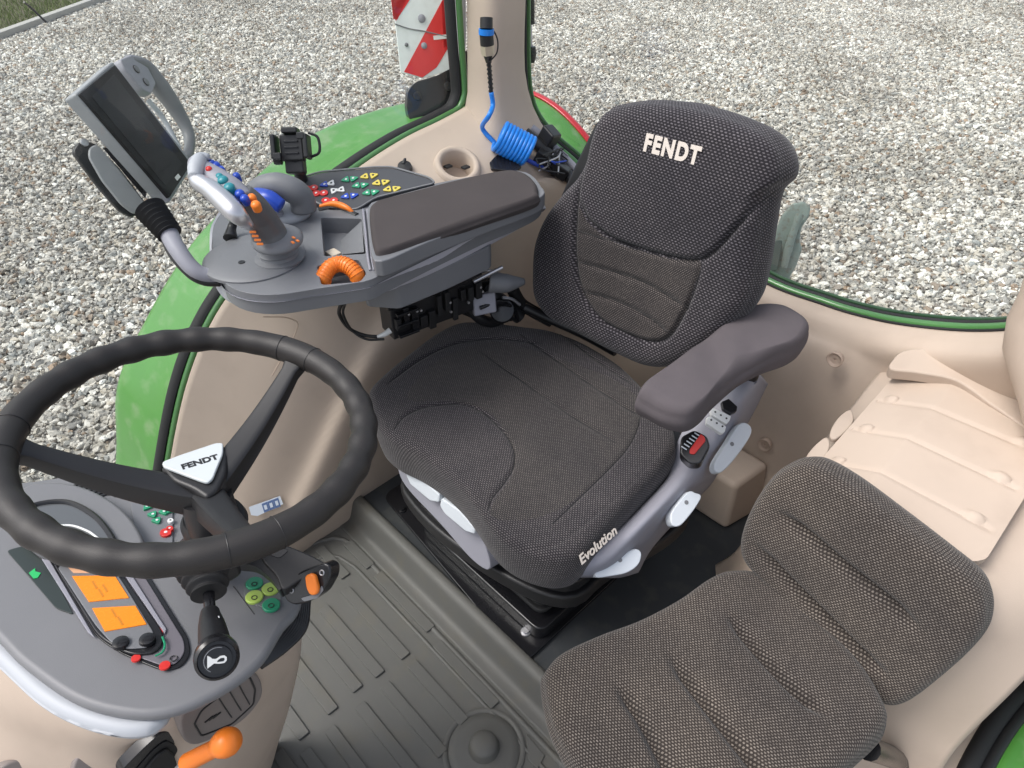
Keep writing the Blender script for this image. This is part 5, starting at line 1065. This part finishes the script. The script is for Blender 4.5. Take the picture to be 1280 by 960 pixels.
for (u, v, ru, rv) in ((118, 966, 28, 30), (32, 985, 44, 36)):
    c_ = surf_pt(u, v); Q = Plane(c_, nrm(OC.n * .7 + A(0, 0, .5)), (1, 0, 0)); o_ = [(u + ru * math.cos(a), v + rv * math.sin(a)) for a in np.linspace(0, 2 * np.pi, 21)[:-1]]
    pplate('foot_cover', Q, o_, -.015, .012, oc.data.materials[0], cc, curve=40, bevel=.004)
# seams in the beige mouldings
tube('cladding_seam', [surf_pt(u, v) + OC.n * .002 for u, v in ((52, 884), (42, 905), (22, 930), (0, 946))], .0014, beige_d, cc, n=20, seg=6)
tube('cladding_seam', [surf_pt(u, v) + OC.n * .002 for u, v in ((148, 920), (149, 935), (150, 950))], .0014, beige_d, cc, n=12, seg=6)
# black gaiter tray and orange-knobbed lever
gl_ = thing('shift_lever', 'orange-knobbed hand lever rising from a black framed slot at the bottom left', 'hand lever', surf_pt(200, 945))
GP_ = Plane(surf_pt(200, 935) + OC.n * .004, OC.n, (1, 0, 0))
pplate('slot_frame', GP_, [(150, 965), (180, 935), (204, 914), (222, 916), (238, 932), (250, 955), (235, 1000), (160, 1010)], -.01, .006, blackg, gl_, round_=.014, bevel=.004)
pplate('slot_boot', GP_, [(166, 968), (192, 938), (208, 926), (220, 932), (232, 958), (222, 985), (176, 995)], .006, .008, rubber, gl_, round_=.012, bevel=.001)
pplate('slot_rib', GP_, [(180, 965), (198, 944), (210, 937), (218, 945), (224, 962), (215, 975), (186, 980)], .008, .013, rubber, gl_, round_=.01, bevel=.003)
k1, k0_ = UZ(283, 928, .62), UZ(232, 954, .57)
tube('lever_shaft', [k0_ + (k0_ - k1) * .9 + A(0, 0, -.03), k0_], .006, steel, gl_, n=4); kd_ = nrm(k1 - k0_)
kl_ = np.linalg.norm(k1 - k0_); print('knob', kl_)
V, F = lathe_g(k0_, kd_, [(.0001, -.002), (.0105, 0), (.0115, .004), (.0110, kl_ - .024), (.0118, kl_ - .018), (.0150, kl_ - .013), (.0175, kl_ - .004), (.0175, kl_ + .004), (.0145, kl_ + .012), (.006, kl_ + .0165), (.0001, kl_ + .017)], 32)
obj('orange_knob', V, F, orange, gl_, smooth=180)
# ================================================================== STEERING WHEEL
sw = thing('steering_wheel', 'black three-spoke steering wheel with pale triangular badge above the dashboard', 'steering wheel', (-.69, .14, .9))
WC = A(-.6871, .1450, .94); WN = nrm(A(.067, .1527, .986)); WPn = Plane(WC, WN, (1, 0, 0)); WR = .1935
spk = {}
def ang_of(u, v): x, y = WPn.loc(u, v); return math.atan2(y, x)
sp_ang = [ang_of(8, 552), ang_of(368, 446), ang_of(312, 668)]
a = np.linspace(0, 2 * np.pi, 241)[:-1]; Pts = []; Rr = []
def near(t, s, wd):
    d = (t - s + np.pi) % (2 * np.pi) - np.pi; return math.exp(-(d / wd) ** 2)
for t in a:
    grip_ = sum(near(t, s, .26) for s in sp_ang)
    wave = .0011 * math.cos(t * 30) * (1 - min(1, sum(near(t, s, .5) for s in sp_ang)))
    Pts.append(WPn.at(WR * math.cos(t), WR * math.sin(t), 0)); Rr.append(.0168 + wave + .0014 * min(1, grip_))
rim_ = tube('rim', Pts, Rr, wheelm, sw, seg=26, closed=True, smooth=180)
for s in sp_ang:
    for dd in (-.13, .13):
        c_ = WPn.at(WR * math.cos(s + dd), WR * math.sin(s + dd)); T = -math.sin(s + dd) * WPn.e1 + math.cos(s + dd) * WPn.e2; N_ = math.cos(s + dd) * WPn.e1 + math.sin(s + dd) * WPn.e2
        tube('rim_seam', [c_ + .0182 * (math.cos(q) * N_ + math.sin(q) * WN) for q in np.linspace(0, 2 * np.pi, 25)[:-1]], .0006, blackp, rim_, seg=5, closed=True)
HC = UZ(249, 600, .885); HB = Plane(HC, WN, (1, 0, 0))
# spokes: broad arms rising from the hub to the rim
for s in sp_ang:
    e_ = WPn.at(WR * math.cos(s), WR * math.sin(s), -.004); h_ = HC + A(0, 0, -.026); dv = nrm(e_ - h_); sd = nrm(np.cross(WN, dv)); up = np.cross(dv, sd)
    V = []; n_ = 18
    for i in range(n_):
        t = i / (n_ - 1); c_ = h_ + (e_ - h_) * t + A(0, 0, -.010 * math.sin(t * math.pi)); w2 = .021 * (1 - t) + .0105 * t + .004 * (t > .93); th = .022 * (1 - t) + .010 * t
        sec = rpoly([(-w2, -th), (w2, -th), (w2 * .92, th * .5), (w2 * .55, th * .62), (-w2 * .55, th * .62), (-w2 * .92, th * .5)], .003, 2); V += [c_ + sd * x + up * y for x, y in sec]
    m_ = len(sec); F = [[i * m_ + k, i * m_ + (k + 1) % m_, (i + 1) * m_ + (k + 1) % m_, (i + 1) * m_ + k] for i in range(n_ - 1) for k in range(m_)] + [list(range(m_)), [(n_ - 1) * m_ + k for k in range(m_)]]
    obj('spoke', V, F, blackp, sw, smooth=35)
hub = [(200, 582), (212, 574), (276, 552), (286, 562), (284, 590), (272, 614), (258, 622), (240, 610), (215, 600)]
pplate('hub', HB, hub, -.055, -.001, blackp, sw, round_=.01, bevel=.006)
bdg = pplate('badge', HB, [(202, 577), (222, 569), (270, 553), (279, 553), (279, 566), (266, 598), (260, 603), (252, 601), (204, 583)], -.001, .004, mat('badge_silver', (.58, .62, .63), .3), sw, round_=.007, bevel=.002)
b0_, b1_ = HB.loc(226, 584, .005), HB.loc(273, 570, .005); ml_ = math.hypot(b1_[0] - b0_[0], b1_[1] - b0_[1])
text('lettering', 'FENDT', HB, (b0_[0] + b1_[0]) / 2, (b0_[1] + b1_[1]) / 2, .0042, .0125, blackp, bdg, rot=math.atan2(b1_[1] - b0_[1], b1_[0] - b0_[0]), bold=.0005, sx=ml_ / .040, depth=.0003)
tube('column_shaft', [HC + A(0, 0, -.03), HC + A(.004, -.01, -.10), D(245, 700, -.03)], [.030, .034, .036], blackp, sw, n=14, seg=24, smooth=60)
lathe('column_collar', HC + A(0, -.002, -.075), WN, [(.030, -.02), (.038, -.016), (.040, 0), (.036, .010), (.028, .012)], blackp, sw, seg=36)
# ================================================================== STALK
st = thing('indicator_stalk', 'black stalk with ribbed boot and round horn button pointing down-right below the wheel', 'stalk', D(258, 735, 0))
s0, s1, s2, s3 = UZ(256, 706, .80), UZ(261, 742, .795), UZ(263, 772, .80), UZ(271, 822, .812)
tt = np.linspace(0, 1, 37); tube('boot', [s0 + (s1 - s0) * t for t in tt], [.034 - .016 * t + .0022 * math.cos(t * 4 * 2 * np.pi) for t in tt], rubber, st, seg=30, smooth=60)
box('boot_mount', s0 + A(-.006, .012, -.006), A(.072, 0, 0), A(0, .04, 0), A(0, 0, .03), blackp, st, .008)
tube('stalk_shaft', [s1, s2], .0065, blackg, st, n=4, seg=14)
hd = tube('stalk_grip', [s2 + (s1 - s2) * .25, s2, s2 + (s3 - s2) * .3, s3], [.010, .0145, .0165, .018], blackp, st, n=20, seg=22, smooth=60)
cdir = nrm(nrm(s3 - s2) * .55 + nrm(CAM - s3) * .8); cc_ = s3 + nrm(CAM - s3) * .006
lathe('horn_button', cc_, cdir, [(.0001, -.016), (.0215, -.014), (.0228, -.006), (.0225, .004), (.0195, .007), (.0185, .005), (.0150, .005), (.0145, .0075), (.0001, .0085)], blackg, st, seg=44)
HNp = Plane(cc_ + cdir * .0086, cdir, np.cross(_U, cdir) * 1.0 if True else (1, 0, 0))
if HNp.e1 @ _R < 0: HNp = Plane(HNp.o, HNp.n, -HNp.e1)
horn = [(-.0095, -.0068), (-.0095, .0062), (-.0070, .0048), (-.0045, .0022), (-.0010, .0016), (.0030, .0040), (.0070, .0040), (.0092, .0018), (.0092, -.0015), (.0070, -.0038), (.0020, -.0038), (-.0030, -.0026), (-.0065, -.0050)]
plate('horn_symbol', HNp, horn, 0, .0006, whitep, st, 0); plate('horn_symbol_gap', HNp, [(-.0004, -.0016), (.0060, -.0018), (.0070, -.0004), (.0066, .0016), (.0034, .0018), (.0008, .0002)], .0006, .0009, blackg, st, 0)
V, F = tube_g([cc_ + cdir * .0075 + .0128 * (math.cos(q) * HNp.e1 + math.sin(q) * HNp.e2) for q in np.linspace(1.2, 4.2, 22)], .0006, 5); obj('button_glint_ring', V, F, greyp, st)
for (u, v) in ((275, 768), (281, 778), (284, 789), (286, 800)): 
    p = s2 + (s3 - s2) * ((v - 768) / 50 * .8 + .0) + nrm(CAM - s3) * .0155 + _R * .008; box('stalk_symbol', p, _R * .0045, nrm(s3 - s2) * .003, nrm(CAM - s3) * .002, whitep, st, 0)
for k in (-1, 1): tube('grip_rib', [s2 + nrm(CAM - s2) * .0145 + _R * (.003 * k - .002), s3 - (s3 - s2) * .2 + nrm(CAM - s3) * .0165 + _R * (.004 * k - .003)], .0016, blackg, st, n=4, seg=6)
# ================================================================== SWITCH POD
pod = thing('switch_pod', 'dark switch pod with orange rocker at the right of the dashboard', 'switch pod', D(370, 720, .02))
PDp = Plane(UZ(370, 705, .755), nrm(A(.25, -.1, 1)), (1, 0, 0))
pplate('pod_arm', PDp, [(280, 682), (300, 676), (330, 684), (350, 704), (356, 728), (350, 740), (338, 722), (318, 706), (290, 704)], -.03, -.004, blackp, pod, round_=.01, bevel=.006)
pb_ = pplate('pod_body', PDp, [(322, 690), (344, 678), (356, 680), (390, 694), (410, 705), (412, 712), (380, 722), (352, 740), (346, 720), (330, 704)], -.045, 0, blackp, pod, round_=.01, bevel=.006)
pplate('pod_pocket', PDp, [(328, 690), (344, 681), (361, 688), (349, 698)], 0, .0012, blackg, pod, round_=.004, bevel=.0005)
FP = Plane(UZ(385, 728, .745), nrm(A(.3, -.75, .65)), (1, .2, 0))
fpo = pplate('pod_face', FP, [(354, 738), (360, 724), (380, 712), (405, 703), (413, 708), (413, 722), (402, 742), (384, 754), (366, 757), (356, 750)], -.02, .003, blackg, pod, round_=.008, bevel=.003)
pplate('orange_rocker', FP, [(380, 720), (388, 717), (393, 720), (397, 736), (395, 744), (387, 745), (382, 736)], .003, .011, orange, pod, round_=.004, bevel=.003)
pplate('rocker_plate', FP, [(376, 748), (396, 742), (402, 732), (404, 738), (396, 748), (380, 752)], .003, .0045, greyp, pod, round_=.002, bevel=.0005)
for (u, v) in ((364, 738), (402, 716)):
    c_ = FP.at(*FP.loc(u, v, .004), .0035); V, F = tube_g([c_ + .0032 * (math.cos(q) * FP.e1 + math.sin(q) * FP.e2) for q in np.linspace(0, 2 * np.pi, 13)[:-1]], .0009, 6, True); obj('pod_ring', V, F, steel, pod)
# ================================================================== STICKER on the lining foot
_lo = surf(335, 634, .012); _ln = nrm(np.cross(surf(350, 634) - surf(320, 634), surf(335, 624) - surf(335, 644))); _ln = _ln * np.sign(_ln @ (CAM - _lo))
print('label', _lo, _ln)
LBp = Plane(_lo, nrm(_ln + nrm(CAM - _lo)), surf(352, 625) - surf(312, 640))
lbl = thing('service_label', 'small white label with blue print behind the steering wheel rim', 'label', LBp.o)
lp = pplate('label_card', LBp, [(311, 634), (350, 620), (354, 630), (322, 645), (314, 644)], 0, .001, mat('label_white', (.62, .68, .76), .5), lbl, bevel=0)
for i in range(3):
    x, y = LBp.loc(332 + i * 7, 634 - i * 2.6, .001); V = [(x - .008, y - .012), (x + .006, y - .012), (x + .008, y + .012), (x - .006, y + .012)]
    plate('label_figure', LBp, V, .001, .0014, mat('label_blue', (.10, .16, .32), .5), lp, 0); plate('label_window', LBp, [((a_ - x) * .5 + x, (b_ - y) * .5 + y) for a_, b_ in V], .0014, .0018, lp.data.materials[0], lp, 0)
